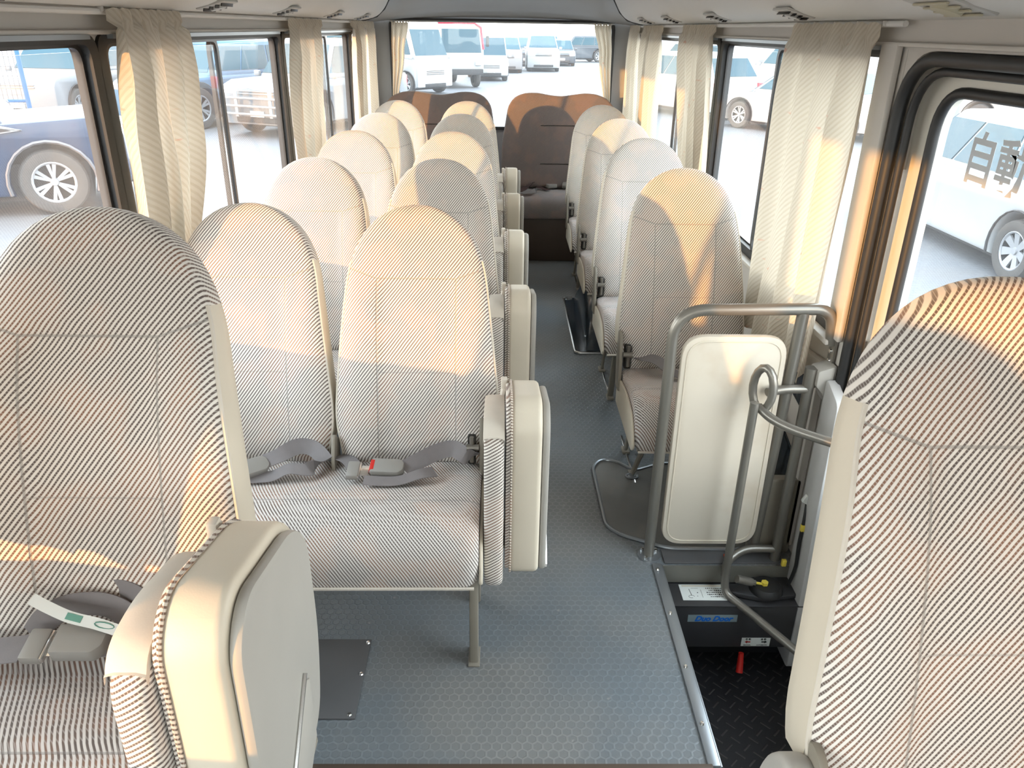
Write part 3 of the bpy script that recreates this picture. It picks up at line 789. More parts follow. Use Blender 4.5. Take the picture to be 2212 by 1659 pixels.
strap(D, [dl(p) for p in ((-.43, 1.80, .452), (-.40, 1.775, .458), (-.38, 1.74, .463), (-.372, 1.715, .466))], .042, [(.9, .4, 0), (1, .3, 0), (1, .3, 0), (1, .3, 0)])
strap(D, [dl(p) for p in ((-.245, 1.712, .470), (-.21, 1.74, .474), (-.165, 1.772, .482), (-.12, 1.785, .486), (-.085, 1.765, .474), (-.06, 1.80, .46))], .044, [(-.2, 1, .3), (-.2, .8, .6), (-.1, .6, .8), (.2, .6, .8), (.7, .6, .3), (1, .3, .1)])
strap(D, [dl(p) for p in ((-.34, 1.665, .462), (-.26, 1.668, .458), (-.20, 1.69, .466), (-.165, 1.715, .458))], .034, (-.1, 1, .2))

# ------------------------------------------------------------------ rear bench, two halves
def rear_half(side, label):
    r_ = empty('rear_bench', (0, 5.62, 0), label=label, cat='bus seat', group='rear bench halves')
    out = [(.005, .0), (.0, .12), (.004, .30), (.045, .555), (.09, .615), (.16, .642), (.25, .645), (.34, .628), (.42, .622), (.50, .634), (.58, .645), (.66, .640), (.74, .61), (.80, .54), (.84, .40), (.86, .2), (.86, 0)]
    if side < 0: out = [(-x-.028, z) for x, z in out][::-1]
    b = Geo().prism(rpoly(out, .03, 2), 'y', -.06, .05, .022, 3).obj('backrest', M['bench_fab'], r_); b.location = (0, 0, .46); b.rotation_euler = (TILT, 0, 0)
    x0, x1 = (.01, .86) if side > 0 else (-.86, -.03)
    for zz in (.42, .16): Geo().tube([((x0+x1)/2+s_, -.061, zz) for s_ in (-.16, 0, .16)], .003, 5).obj('seam', M['darkmech'], b)
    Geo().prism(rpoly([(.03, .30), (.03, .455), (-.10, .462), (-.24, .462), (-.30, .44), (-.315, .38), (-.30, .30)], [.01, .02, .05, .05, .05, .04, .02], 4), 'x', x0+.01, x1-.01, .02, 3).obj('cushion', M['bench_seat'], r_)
    Geo().box(((x0+x1)/2, -.12, .15), (x1-x0-.02, .32, .298), .006).obj('base_panel', M['brown'], r_)
    if side > 0:
        strap(r_, [(.10, -.20, .468), (.16, -.12, .475), (.21, -.06, .50), (.25, -.02, .49), (.28, -.08, .475), (.33, -.15, .472)], .04, [(0, 1, .2), (.2, 1, .3), (1, .3, .4), (1, .2, .2), (.4, 1, .2), (.2, 1, 0)], m='belt_dark')
        strap(r_, [(.14, -.24, .470), (.20, -.26, .478), (.25, -.22, .485), (.27, -.15, .476)], .035, [(0, 1, .1), (0, 1, .4), (.8, .6, .3), (1, .2, 0)])
        buckle(r_, (.36, -.05, .485), .4, .075, .04, .02, False).data = bpy.data.objects['buckle'].data
        buckle(r_, (.47, -.06, .49), -.2, .07, .04, .03, False, .5)
    return r_
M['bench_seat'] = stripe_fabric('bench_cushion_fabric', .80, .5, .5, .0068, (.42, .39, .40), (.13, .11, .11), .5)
M['belt_dark'] = grained('brown_belt_webbing', (.06, .035, .035), .7)
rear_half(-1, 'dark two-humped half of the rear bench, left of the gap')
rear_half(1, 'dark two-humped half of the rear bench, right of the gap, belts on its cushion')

# grey belt on the first right-hand seat
SR = [o for o in bpy.data.objects if o.name.startswith('single_seat') and abs(o.location.y-2.45) < .01][0]
strap(SR, [(-.16, .03, .47), (-.13, -.0, .475), (-.09, -.03, .478), (-.05, -.09, .462), (.0, -.14, .460)], .045, [(1, .3, 0), (1, .3, .2), (.6, 1, .3), (.4, 1, .1), (.3, 1, 0)])

# ------------------------------------------------------------------ curtains
def curtain(label, side, top, bot, zt, zb, folds, amp, xin=(0, 0), mid=None, X=.908, axis='x', seed=0, name='curtain', group='pleated window curtains'):
    rnd = random.Random(seed); ph = rnd.random()*6
    nu, nv = folds*10+1, 34; vs = []; fs = []
    for j in range(nv):
        v = j/(nv-1); z = zt+(zb-zt)*v
        if mid:
            if v < mid[0]: t = v/mid[0]; t = t*t*(3-2*t); a = top[0]+(mid[1]-top[0])*t; b = top[1]+(mid[2]-top[1])*t
            else: t = (v-mid[0])/(1-mid[0]); t = t*t*(3-2*t); a = mid[1]+(bot[0]-mid[1])*t; b = mid[2]+(bot[1]-mid[2])*t
        else: a = top[0]+(bot[0]-top[0])*v; b = top[1]+(bot[1]-top[1])*v
        xo = xin[0]+(xin[1]-xin[0])*v**1.3
        for i in range(nu):
            u = i/(nu-1)
            pch = math.sin(2*PI*folds*u+ph+.5*math.sin(3*v+seed))+.35*math.sin(2*PI*folds*1.7*u+ph*2+2.2*v)
            am = amp*1.25*(.45+.55*min(1, v*5))*(1-.15*v)
            if v < .06: pch = abs(math.sin(PI*folds*2*u))*1.6-.8
            d = xo+am*pch*.8+amp
            along = a+(b-a)*u+.2*(b-a)/folds*math.cos(2*PI*folds*u+ph)*min(1, v*4)*(.4 if 0 < i < nu-1 else 0)
            zz = z+(.006*math.sin(2*PI*folds*2*u) if j == 0 else 0)+(.012*math.sin(5*u+seed)+.01*math.sin(2*PI*folds*u) if j == nv-1 else 0)
            if axis == 'x': vs.append((side*(X-d), along, zz))
            else: vs.append((along, X-d, zz))
    for j in range(nv-1):
        for i in range(nu-1): fs.append((j*nu+i, j*nu+i+1, (j+1)*nu+i+1, (j+1)*nu+i))
    r_ = Geo().add(vs, fs).obj(name, M['curtain'], None, ang=80)
    tag(r_, label, 'curtain', group)
    me = r_.data; uv = me.uv_layers.new(name='cloth'); cl_ = 1.7*abs(top[1]-top[0])
    for lp_ in me.loops:
        k_ = lp_.vertex_index; uv.data[lp_.index].uv = ((k_ % nu)/(nu-1)*cl_, me.vertices[k_].co.z)
    hk = Geo()
    for k in range(folds+1):
        yy = top[0]+(top[1]-top[0])*k/folds
        c_ = (side*.900, yy, zt+.002) if axis == 'x' else (yy, 6.045, zt+.002)
        hk.box(c_, (.012, .012, .012), .002)
    hk.obj('hooks', M['wall'], r_)['kind'] = 'stuff'
    return r_
curtain('cream curtain bunched at the left window nearest the camera', -1, (1.93, 2.34), (1.87, 2.10), 1.524, .80, 4, .030, (0, .01), (.42, 1.87, 2.29), seed=1)
curtain('unseen cream curtain added to shade the left foreground seat', -1, (.62, 1.06), (.62, 1.02), 1.524, .78, 4, .026, (0, .01), None, seed=11)  # out of view, added to keep the sun off the left foreground seat
curtain('narrow cream curtain between the second and third left windows', -1, (3.56, 4.17), (3.50, 3.92), 1.520, .78, 4, .026, (0, .01), (.45, 3.48, 4.08), seed=2)
curtain('cream curtain by the rear left window, nearer of the pair', -1, (5.02, 5.42), (4.98, 5.32), 1.522, .78, 3, .024, (0, .0), None, seed=3)
curtain('cream curtain by the rear left window, farther of the pair', -1, (5.50, 5.86), (5.46, 5.84), 1.522, .78, 3, .022, (0, .0), None, seed=4)
curtain('cream curtain tied at the left side of the rear window', -1, (-.785, -.665), (-.800, -.765), 1.530, .95, 3, .012, (0, 0), (.35, -.790, -.70), X=6.04, axis='y', seed=5)
curtain('cream curtain tied at the right side of the rear window', -1, (.655, .775), (.755, .800), 1.530, .95, 3, .012, (0, 0), (.35, .70, .79), X=6.04, axis='y', seed=6)
cw = curtain('long wide cream curtain hanging behind the door pillar, over the railing', 1, (1.99, 2.58), (1.99, 2.55), 1.520, .58, 4, .022, (0, .02), None, X=.905, seed=7)
curtain('cream curtain between the first and second right windows', 1, (3.54, 4.15), (3.34, 3.76), 1.520, .80, 4, .024, (0, .02), None, seed=8)
curtain('cream curtain between the second and third right windows', 1, (4.70, 5.30), (4.68, 5.28), 1.520, .78, 4, .024, (0, .0), None, seed=9)
curtain('cream curtain by the rear right window, next to the corner', 1, (5.50, 5.86), (5.46, 5.84), 1.522, .78, 3, .022, (0, .0), None, seed=10)

# ------------------------------------------------------------------ air vents in the duct
def vent(x, y, s_, label, big=1.0):
    sl = math.atan2(.021, .075)*s_
    r_ = empty('air_vent', (x, y, 1.5505), label=label, cat='air vent', group='air vents under the duct')
    r_.rotation_euler = (0, sl, 0)
    Geo().box((0, 0, -.002), (.085*big, .13*big, .008), .003).obj('frame', M['shell'], r_)
    for k in range(4): Geo().box((-.027*big+.018*big*k, 0, -.009), (.003 if big == 1 else .006, .10*big, .010 if big == 1 else .004), .001, rot=('Y', .5 if big == 1 else 0)).obj('slat', M['darkmech'] if big == 1 else M['vent_tan'], r_)
    Geo().lathe([(.0, -.016), (.022*big, -.014), (.026*big, -.004)], 14).obj('knob', M['shell'] if big == 1 else M['vent_tan'], r_)
    return r_
M['vent_tan'] = mat('yellowed_plastic', (.42, .38, .27), .5)
for y, lb in ((1.42, 'louvred air vent above the left foreground seat'), (2.48, 'louvred air vent just behind the nearest left curtain'), (3.27, 'louvred air vent above the second left curtain, near side'), (4.18, 'louvred air vent between the second and third left curtains'), (5.02, 'louvred air vent at the rear left curtains')):
    vent(-.82, y, -1, lb)
for y, lb, bg_ in ((1.57, 'large yellowed air vent above the door', 1.25), (2.40, 'louvred air vent above the wide right curtain', 1), (3.25, 'louvred air vent next to the second right curtain', 1), (4.13, 'louvred air vent between the second and third right curtains', 1), (4.86, 'louvred air vent at the rear right curtains', 1)):
    vent(.82, y, 1, lb, bg_)

# ------------------------------------------------------------------ floor furniture
# wheel housing on the right
r_ = empty('wheel_housing', (0, 0, 0), label='black glossy wheel housing on the floor under the right seats', cat='wheel housing')
prof = []
vs = []; fs = []
ys = [3.66, 3.70, 3.76, 3.84, 3.94, 4.05, 4.16, 4.26, 4.34, 4.40, 4.44]; hs = [0, .08, .15, .205, .24, .25, .24, .205, .15, .08, 0]
for y, h in zip(ys, hs):
    for x, k in ((.435+.10*(1-h/.25)**2*.3, 0), (.445, .55), (.47, .88), (.52, 1.0), (.92, 1.0)): vs.append((x, y, h*k+.003))
for i in range(len(ys)-1):
    for k in range(4): fs.append((i*5+k, i*5+k+1, (i+1)*5+k+1, (i+1)*5+k))
Geo().add(vs, fs).obj('hump', M['housing'], r_, ang=60)
Geo().prism(rpoly([(.378, 3.615), (.93, 3.615), (.93, 4.51), (.378, 4.51)], .03, 4), 'z', .0005, .004).obj('mat', M['housing'], r_)
Geo().tube(round_path([(.92, 3.62, .006), (.384, 3.62, .006), (.384, 4.50, .006), (.44, 4.50, .006)], .03), .008, 8, flat=1.0).obj('edge_trim', M['chrome'], r_)
# hatch with aluminium edging behind the railing
out = [(.352, 2.50), (.356, 2.12), (.40, 2.07), (.54, 2.0), (.92, 1.995), (.92, 2.50), (.62, 2.53), (.56, 2.50), (.505, 2.47), (.45, 2.54), (.39, 2.555)]
r_ = Geo().prism(rpoly(out, .02, 3), 'z', .0, .006, .002).obj('floor_hatch', M['plate'], None)
tag(r_, 'worn grey floor hatch with a rounded metal edge, behind the railing post', 'hatch')
Geo().tube([(p[0], p[1], .007) for p in rpoly(out, .035, 5)], .0065, 8, True).obj('edge_trim', M['trim_al'], r_)
Geo().lathe([(.0, .016), (.012, .015), (.018, .007)], 14, Matrix.Translation((.49, 2.43, 0))).tube([(.49+.022*math.cos(a), 2.43+.016*math.sin(a), .010) for a in [k*PI/6 for k in range(12)]], .004, 6, True).obj('latch_ring', M['trim_al'], r_)
# screwed-down plate in the floor
r_ = Geo().box((-.42, 1.467, .0025), (.165, .262, .005), .001).obj('floor_plate', M['plate2'], None)
tag(r_, 'flat dark plate screwed to the floor between the left seats', 'floor plate')
for x, y in ((-.345, 1.475), (-.352, 1.348), (-.345, 1.585), (-.49, 1.585)): Geo().lathe([(.0, .0085), (.004, .008), (.006, .005)], 10, Matrix.Translation((x, y, 0))).obj('screw', M['chrome'], r_)

# ------------------------------------------------------------------ railing partition
r_ = empty('railing', (0, 0, 0), label='grey tubular railing with an ivory rounded panel beside the steps', cat='railing')
yR = 1.97
Geo().tube(round_path([(.472, yR, .0), (.474, yR, .815), (.90, yR, .822), (.915, yR, .72)], [.09, .05], 10), .0165, 12).obj('top_rail', M['paint_tube'], r_)
Geo().tube([(.822, yR, .812), (.800, yR+.01, .02)], .0165, 12).obj('post', M['paint_tube'], r_)
f = Geo().lathe([(.0, .008), (.036, .006), (.038, .0)], 16, Matrix.Translation((.474, yR, 0)))
fo = f.obj('foot_flange', M['trim_al'], r_)
for a in (.6, 2.3, 4.2): Geo().lathe([(.0, .016), (.006, .015), (.007, .006)], 6, Matrix.Translation((.474+.027*math.cos(a), yR+.027*math.sin(a), 0))).obj('bolt', M['chrome'], fo)
fl2 = Geo().prism(rpoly([(yR-.018, .66), (yR+.018, .66), (yR+.018, .80), (yR-.018, .80)], .015, 4), 'x', .918, .926, .002).obj('wall_flange', M['paint_tube'], r_)
for z in (.70, .672): Geo().lathe([(.0, .006), (.006, .005), (.007, .0)], 10, Matrix.Translation((.918, yR, z)) @ Matrix.Rotation(-PI/2, 4, 'Y')).obj('bolt', M['chrome'], fl2)
pp = rpoly([(.502, .055), (.793, .055), (.793, .745), (.502, .745)], .065, 8)
pn = Geo().prism(pp, 'y', yR-.014, yR+.010, .006, 2).obj('panel', M['ivory'], r_)
p2 = rpoly([(.517, .070), (.778, .070), (.778, .730), (.517, .730)], .055, 8)
Geo().tube([(x, yR-.0145, z) for x, z in p2], .0022, 5, True).obj('panel_groove', M['vinyl'], pn)
Geo().prism(rpoly([(.79, -.0), (.92, -.0), (.92, .27), (.79, .27)], .01, 2), 'y', yR+.02, yR+.05, .003).obj('base_bracket', M['leg'], r_)

# ------------------------------------------------------------------ door gear box in the stair well
r_ = empty('door_gear_box', (0, 0, 0), label='charcoal door mechanism box with stickers in the step well', cat='door mechanism')
zb = -.065
Geo().box((.715, 1.868, -.145), (.41, .115, .158), .006).obj('housing', M['box_grey'], r_)
Geo().box((.715, 1.86, -.062), (.41, .105, .006), .002).obj('lid', M['box_grey'], r_)
lab = Geo().box((.632, 1.868, -.0583), (.146, .072, .001)).obj('instruction_label', M['white'], r_, smooth=False)
ink = Geo()
ink.box((.632, 1.897, -.0576), (.13, .006, .0004))
ob = ink.obj('label_band', M['vinyl'], lab, smooth=False)
ink = Geo()
rl = random.Random(3)
for row in range(5):
    x = .640+(.008 if row in (1, 4) else 0); y = 1.886-.0095*row
    for k in range(10 if row not in (1, 4) else 7):
        w_ = .0035*rl.uniform(.6, 1.2); ink.box((x, y, -.0576), (w_, .0045*rl.uniform(.5, 1.1), .0004)); x += .0058
ink.box((.622, 1.862, -.0576), (.0008, .036, .0004)).box((.588, 1.868, -.0576), (.0015, .030, .0004), rot=('Z', .1))
ink.tube([(.588+.009*math.cos(a), 1.848+.006*math.sin(a), -.0576) for a in [k*PI/5 for k in range(9)]], .0006, 4)
ink.box((.604, 1.886, -.0576), (.022, .0006, .0004)).box((.610, 1.866, -.0576), (.003, .003, .0004)).box((.607, 1.850, -.0576), (.002, .002, .0004))
ink.obj('label_print', M['ink'], lab, smooth=False)
yf = 1.8095
s1 = Geo().box((.648, yf, -.108), (.150, .001, .026)).obj('blue_sticker', M['teal'], r_, smooth=False)
face = Matrix(((1, 0, 0, 0), (0, 0, -1, 0), (0, 1, 0, 0), (0, 0, 0, 1)))
text('sticker_lettering', 'Duo Door', .026, M['blue'], s1, Matrix.Translation((.650, yf-.0012, -.109)) @ face, .0003, .35, .0012)
s2 = Geo().box((.792, yf, -.200), (.088, .001, .032)).obj('arrow_sticker', M['white'], r_, smooth=False)
g = Geo(); 
def arrow(cx_, d): return Geo().box((cx_, yf-.001, -.199), (.013, .0004, .0042)).prism([(cx_+d*.011, -.199), (cx_+d*.003, -.1935), (cx_+d*.003, -.2045)], 'y', yf-.0012, yf-.0008)
arrow(.769, -1).obj('red_arrow', M['redink'], s2, smooth=False); arrow(.816, 1).obj('black_arrow', M['ink'], s2, smooth=False)
text('kanji', '手 動', .0078, M['ink'], s2, Matrix.Translation((.768, yf-.001, -.189)) @ face, .0002, 0, .0002)
text('kanji', '自 動', .0078, M['ink'], s2, Matrix.Translation((.815, yf-.001, -.189)) @ face, .0002, 0, .0002)
text('word', 'MANUAL', .0056, M['ink'], s2, Matrix.Translation((.767, yf-.001, -.2115)) @ face, .0002, 0, .0001)
text('word', 'AUTOMATIC', .0056, M['ink'], s2, Matrix.Translation((.812, yf-.001, -.2115)) @ face, .0002, 0, .0001)
Geo().tube([(.750, 1.80, -.235), (.748, 1.79, -.265), (.744, 1.775, -.29)], [.008, .010, .011], 10).obj('red_handle', M['redh'] if 'redh' in M else M['red'], r_)
pt = rpoly([(.70, 1.85), (.80, 1.93), (.90, 1.93), (.915, 1.84), (.80, 1.82)], .02, 4)
Geo().prism(pt, 'z', -.056, -.040, .003).obj('corner_plate', M['box_grey'], r_)
Geo().lathe([(.0, .022), (.040, .020), (.048, .012), (.050, .0)], 24, Matrix.Translation((.815, 1.86, -.040))).obj('rubber_boot', M['black'], r_)
Geo().tube([(.715, 1.845, .012), (.765, 1.852, -.006)], .0125, 12).tube([(.765, 1.852, -.006), (.775, 1.854, -.009)], .009, 6).obj('damper', M['paint_tube'], r_)
Geo().tube([(.775, 1.854, -.009), (.805, 1.858, -.018)], .004, 8).lathe([(0, .01), (.011, .009), (.011, -.01), (0, -.01)], 6, Matrix.Translation((.807, 1.858, -.018))).obj('damper_rod', M['brass'] if 'brass' in M else M['yellow'], r_)

# ------------------------------------------------------------------ hand rails of the door
r_ = empty('door_handrail', (0, 0, 0), label='grey looped tube handrail standing in the step well by the door', cat='handrail')
pr = .0125
Geo().tube([(.862, 1.95, -.045), (.868, 1.955, .655)], .0150, 12).obj('post', M['paint_tube'], r_)
Geo().lathe([(.0, -.014), (.0215, -.010), (.0215, -.0), (.0, .002)], 14, Matrix.Translation((.862, 1.95, -.035))).obj('foot_collar', M['paint_tube'], r_)
Geo().tube([(.868, 1.955, .600), (.868, 1.955, .655)], .0185, 12).obj('top_collar', M['paint_tube'], r_)
Geo().tube(round_path([(.694, 1.875, .585), (.686, 1.865, .0), (.688, 1.850, -.045), (.74, 1.80, -.065), (.86, 1.60, -.075), (.93, 1.50, -.075)], [.05, .05, .08, .06], 6), pr, 12).obj('grab_tube', M['paint_tube'], r_)
Geo().tube(round_path([(.860, 1.95, .045), (.76, 1.95, .045), (.700, 1.915, .02), (.687, 1.87, -.0)], [.05, .03], 6), pr, 12).obj('lower_arm', M['paint_tube'], r_)
Geo().tube(round_path([(.866, 1.953, .590), (.80, 1.95, .592), (.745, 1.93, .590)], .03, 5), pr, 12).obj('upper_arm', M['paint_tube'], r_)
lp = []
for k in range(17):
    a = PI/2+PI*2*k/16
    lp.append((.718+.022*math.cos(a)*.9, 1.895-.022*math.cos(a)*1.1, .617+.062*math.sin(a)))
Geo().tube(lp[:-1], pr*.92, 10, True).obj('grip_loop', M['paint_tube'], r_)
Geo().tube(catmull([(.712, 1.89, .565), (.735, 1.845, .552), (.775, 1.79, .548), (.84, 1.72, .552), (.90, 1.66, .556)], 6), pr, 12).obj('outer_arm', M['paint_tube'], r_)
Geo().prism(rpoly([(.876, .655), (.925, .672), (.928, .58), (.918, .55), (.895, .59), (.876, .61)], .006, 3), 'y', 1.925, 1.985, .004).obj('wall_mount', M['shell'], r_)
# lower side lining beside the steps: pale panel with two slots, cable with yellow plugs
r_ = empty('side_lining', (0, 0, 0), label='pale lining panel with dark slots on the wall behind the handrail post', cat='panel')
Geo().prism(rpoly([(1.99, .02), (2.45, .02), (2.45, .60), (1.99, .66)], .02, 3), 'x', .905, .929, .004).obj('lining', M['shell2'] if 'shell2' in M else M['wall'], r_)
Geo().prism(rpoly([(1.80, -.30), (1.925, -.30), (1.925, .64), (1.83, .60)], .02, 3), 'x', .900, .930, .004).obj('jamb_cover', M['pale'], r_)
for y0_, z0_, y1_, z1_ in ((2.06, .48, 2.18, .60), (2.06, .12, 2.16, .36), (2.20, .18, 2.32, .40)):
    Geo().prism([(y0_, z0_), (y1_, z0_+.02), (y1_, z1_), (y0_, z1_-.03)], 'x', .900, .907, .002).obj('slot', M['darkslot'] if 'darkslot' in M else M['housing'], r_)
r_ = empty('door_cable', (0, 0, 0), label='dark cable with yellow plugs hanging beside the handrail post', cat='cable')
Geo().tube(catmull([(.905, 1.90, .265), (.898, 1.88, .20), (.893, 1.872, .12), (.895, 1.868, .04), (.885, 1.87, -.03)], 5), .0055, 8).obj('cable', M['black'], r_)
for z_, c_ in ((.175, 'yellow'), (.03, 'yellow')): Geo().box((.897 if z_ > .1 else .872, 1.876 if z_ > .1 else 1.90, z_), (.014, .012, .022), .002).obj('plug', M[c_], r_)
Geo().box((.900, 1.895, .262), (.022, .014, .026), .003, rot=('Y', .5)).obj('clip', M['white'], r_)
Geo().box((.715, 1.957, .012), (.02, .008, .008), .001).obj('orange_clip', M['orange'], None)
o = bpy.data.objects['orange_clip']; tag(o, 'tiny orange clip at the foot of the ivory panel', 'clip')

# ------------------------------------------------------------------ driver's seat (unseen, facing the windscreen; added and raised to shade front seats)
r_ = empty('driver_seat', (-.50, -.32, .24), 0, label='driver seat behind the camera, added to shade the front seats', cat='bus seat')
add_back(r_, 0, 0, .43, 0); cushion(r_, -.22, .22); Geo().box((0, -.15, .03), (.34, .34, .50), .02).obj('pedestal', M['plate2'], r_)
Geo().box((0, .20, 1.20), (.26, .09, .15), .035, 3).obj('headrest', M['vinyl'], r_)

# ------------------------------------------------------------------ outside: lot, vehicles, fence
GZ = -.75
struct('ground', Geo().box((0, 100, GZ-.05), (400, 420, .1)), M['lot'], smooth=False)

def wheel(parent, x, y, r, w_, side, spokes=6, cap=False):
    """wheel with axle along local x."""
    m = Matrix.Translation((x, y, r)) @ Matrix.Rotation(side*PI/2, 4, 'Y')
    h = w_/2
    o_ = Geo().lathe([(r*.62, -h), (r*.90, -h), (r*.98, -h*.75), (r, -h*.3), (r, h*.3), (r*.98, h*.75), (r*.93, h*.98), (r*.80, h*1.04), (r*.64, h*.92), (r*.62, h*.5)], 28, m, close=False).obj('wheel', M['tyre'], parent)
    Geo().lathe([(r*.62, -h), (r*.63, h*.88), (r*.60, h*.90), (r*.585, h*.6), (r*.57, -h*.2), (.0, -h*.25)], 28, m, close=False).obj('rim', M['wheelwell'], o_)
    sp = Geo()
    for k in range(spokes):
        for d in ((-.16, .16) if spokes > 4 and not cap else (0,)):
            a = 2*PI*k/spokes+d
            a2 = 2*PI*k/spokes+d*.5
            ww = r*(.045 if not cap else .11)
            p0 = Vector((math.cos(a2)*r*.10, math.sin(a2)*r*.10, h*.55)); p1 = Vector((math.cos(a)*r*.61, math.sin(a)*r*.61, h*.80))
            t = (p1-p0).normalized(); n_ = Vector((-t.y, t.x, 0)).normalized()*ww; dn = Vector((0, 0, -h*.22))
            q = [p0-n_*.8, p0+n_*.8, p1+n_*1.3, p1-n_*1.3]; q += [v+dn for v in q]
            sp.add([m @ v for v in q], [(0, 1, 2, 3), (7, 6, 5, 4), (0, 4, 5, 1), (1, 5, 6, 2), (2, 6, 7, 3), (3, 7, 4, 0)])
    sp.lathe([(0, h*.72), (r*.11, h*.70), (r*.13, h*.5), (r*.13, h*.1)], 16, m)
    sp.lathe([(r*.56, h*.8), (r*.60, h*.90), (r*.635, h*.88), (r*.63, h*.6)], 28, m, close=False)
    sp.obj('spokes', M['rim'], o_)
    return o_
def lerp(a, b, t): return tuple(a[i]+(b[i]-a[i])*t for i in range(3))
def quad_panel(geo, q, out, inset=.05, th=.012):
    c_ = [sum(p[i] for p in q)/4 for i in range(3)]
    qq = [Vector(lerp(p, c_, inset)) for p in q]; n_ = (qq[1]-qq[0]).cross(qq[3]-qq[0]).normalized()
    if n_.dot(Vector(out)) < 0: n_ = -n_
    a = [v-n_*th for v in qq]; b = [v+n_*th for v in qq]
    geo.add(a+b, [(0, 1, 2, 3), (7, 6, 5, 4), (0, 4, 5, 1), (1, 5, 6, 2), (2, 6, 7, 3), (3, 7, 4, 0)])
def car(name, label, cat, xy, head, L_, W_, H_, paint, kind='suv', r=.36, group='parked vehicles outside', flare=None, bullbar=False, cap=False, spokes=6, hoodz=None):
    """local +y = front. head: world angle of the front direction from +y, counter-clockwise."""
    r_ = empty(name, (xy[0], xy[1], GZ), head, label=label, cat=cat, group=group)
    hl, hw = L_/2, W_/2; zb = r*.62
    belt = H_*(.60 if kind != 'van' else .52); hood = hoodz or {'suv': belt-.02, 'sedan': belt-.08, 'hatch': belt-.06, 'van': belt-.05}[kind]
    yf = hl-.18*L_-(.02 if kind != 'van' else -.06*L_); yr_ = -hl+.19*L_
    # side profile with wheel arches
    def arch(cy_):
        ra = r*1.2; return [(cy_+ra*math.cos(a), max(zb, r+ra*math.sin(a))) for a in [math.radians(d) for d in range(-20, 201, 20)]]
    if kind == 'van': frontp = [(hl, zb+.05), (hl+.0, belt*.75), (hl-.10, belt)]; wsb, wst = hl-.12, hl-.55
    elif kind == 'suv': frontp = [(hl-.05, zb), (hl, zb+.2), (hl-.02, hood-.22), (hl-.12, hood-.08), (hl-.35, hood), (hl-L_*.27, belt)]; wsb, wst = hl-L_*.26, hl-L_*.40
    else: frontp = [(hl-.05, zb), (hl, zb+.15), (hl-.04, hood-.22), (hl-.22, hood-.08), (hl-.5, hood), (hl-L_*.25, belt)]; wsb, wst = hl-L_*.23, hl-L_*.42
    rearp = {'sedan': [(-hl+L_*.16, belt), (-hl+.08, belt-.06), (-hl, belt-.25), (-hl+.03, zb)]}.get(kind, [(-hl+.06, belt), (-hl, belt-.3), (-hl+.03, zb)])
    poly = frontp+rearp+[p for p in arch(yr_)[::-1]]+[p for p in arch(yf)[::-1]]
    body = Geo().prism(poly, 'x', -hw, hw, .05, 2).obj('body', paint, r_, ang=30)
    Geo().box((0, (yf+yr_)/2, r*1.0), (W_*.86, L_*.80, r*1.1)).obj('underbody', M['wheelwell'], r_, smooth=False)
    # greenhouse
    rb = {'sedan': -hl+L_*.15, 'hatch': -hl+.10, 'suv': -hl+.08, 'van': -hl+.06}[kind]; rt = {'sedan': -hl+L_*.29, 'hatch': -hl+L_*.14, 'suv': -hl+.30, 'van': -hl+.12}[kind]
    hb, ht = hw*.96, hw*(.76 if kind != 'van' else .86)
    B = [(-hb, rb, belt-.03), (hb, rb, belt-.03), (hb, wsb, belt-.03), (-hb, wsb, belt-.03)]; T_ = [(-ht, rt, H_), (ht, rt, H_), (ht, wst, H_), (-ht, wst, H_)]
    bm = bmesh.new(); vv = [bm.verts.new(p) for p in B+T_]
    for f_ in ((3, 2, 1, 0), (4, 5, 6, 7), (0, 1, 5, 4), (1, 2, 6, 5), (2, 3, 7, 6), (3, 0, 4, 7)): bm.faces.new([vv[i] for i in f_])
    bmesh.ops.bevel(bm, geom=bm.edges[:], offset=.07, segments=3, profile=.5, affect='EDGES')
    Geo()._bm(bm).obj('cabin', paint, r_, ang=40)
    gl = Geo(); quad_panel(gl, [lerp(B[3], T_[3], .10), lerp(B[2], T_[2], .10), lerp(B[2], T_[2], .90), lerp(B[3], T_[3], .90)], (0, 1, .3), .07); gl.obj('windscreen', M['carglass'], r_, smooth=False)
    gl = Geo(); quad_panel(gl, [lerp(B[0], T_[0], .15), lerp(B[1], T_[1], .15), lerp(B[1], T_[1], .85), lerp(B[0], T_[0], .85)], (0, -1, .3), .10); gl.obj('rear_window', M['carglass'], r_, smooth=False)
    cuts = [0.04, .36, .68, .97] if kind != 'sedan' else [.06, .50, .96]
    for s_ in (-1, 1):
        i0, i1 = (1, 2) if s_ > 0 else (0, 3)
        for a, b in zip(cuts[:-1], cuts[1:]):
            gl = Geo(); q = [lerp(lerp(B[i0], B[i1], a), lerp(T_[i0], T_[i1], a), .14), lerp(lerp(B[i0], B[i1], b), lerp(T_[i0], T_[i1], b), .14), lerp(lerp(B[i0], B[i1], b), lerp(T_[i0], T_[i1], b), .86), lerp(lerp(B[i0], B[i1], a), lerp(T_[i0], T_[i1], a), .86)]
            quad_panel(gl, q, (s_, 0, .2), .06, .014); gl.obj('side_window', M['carglass'], r_, smooth=False)
        Geo().box((s_*(hw+.09), wsb-.15, belt+.06), (.16, .09, .12), .03).obj('mirror', paint, r_)
        lm = Geo().box((s_*hw*.74, hl-.09, hood-.20 if kind != 'van' else belt*.66), (hw*.42, .16, .15), .03).obj('headlamp', M['lamp'], r_)
        Geo().box((s_*hw*.86, -hl+.03, belt-.20), (hw*.24, .10, .30), .02).obj('tail_lamp', M['tail'], r_)
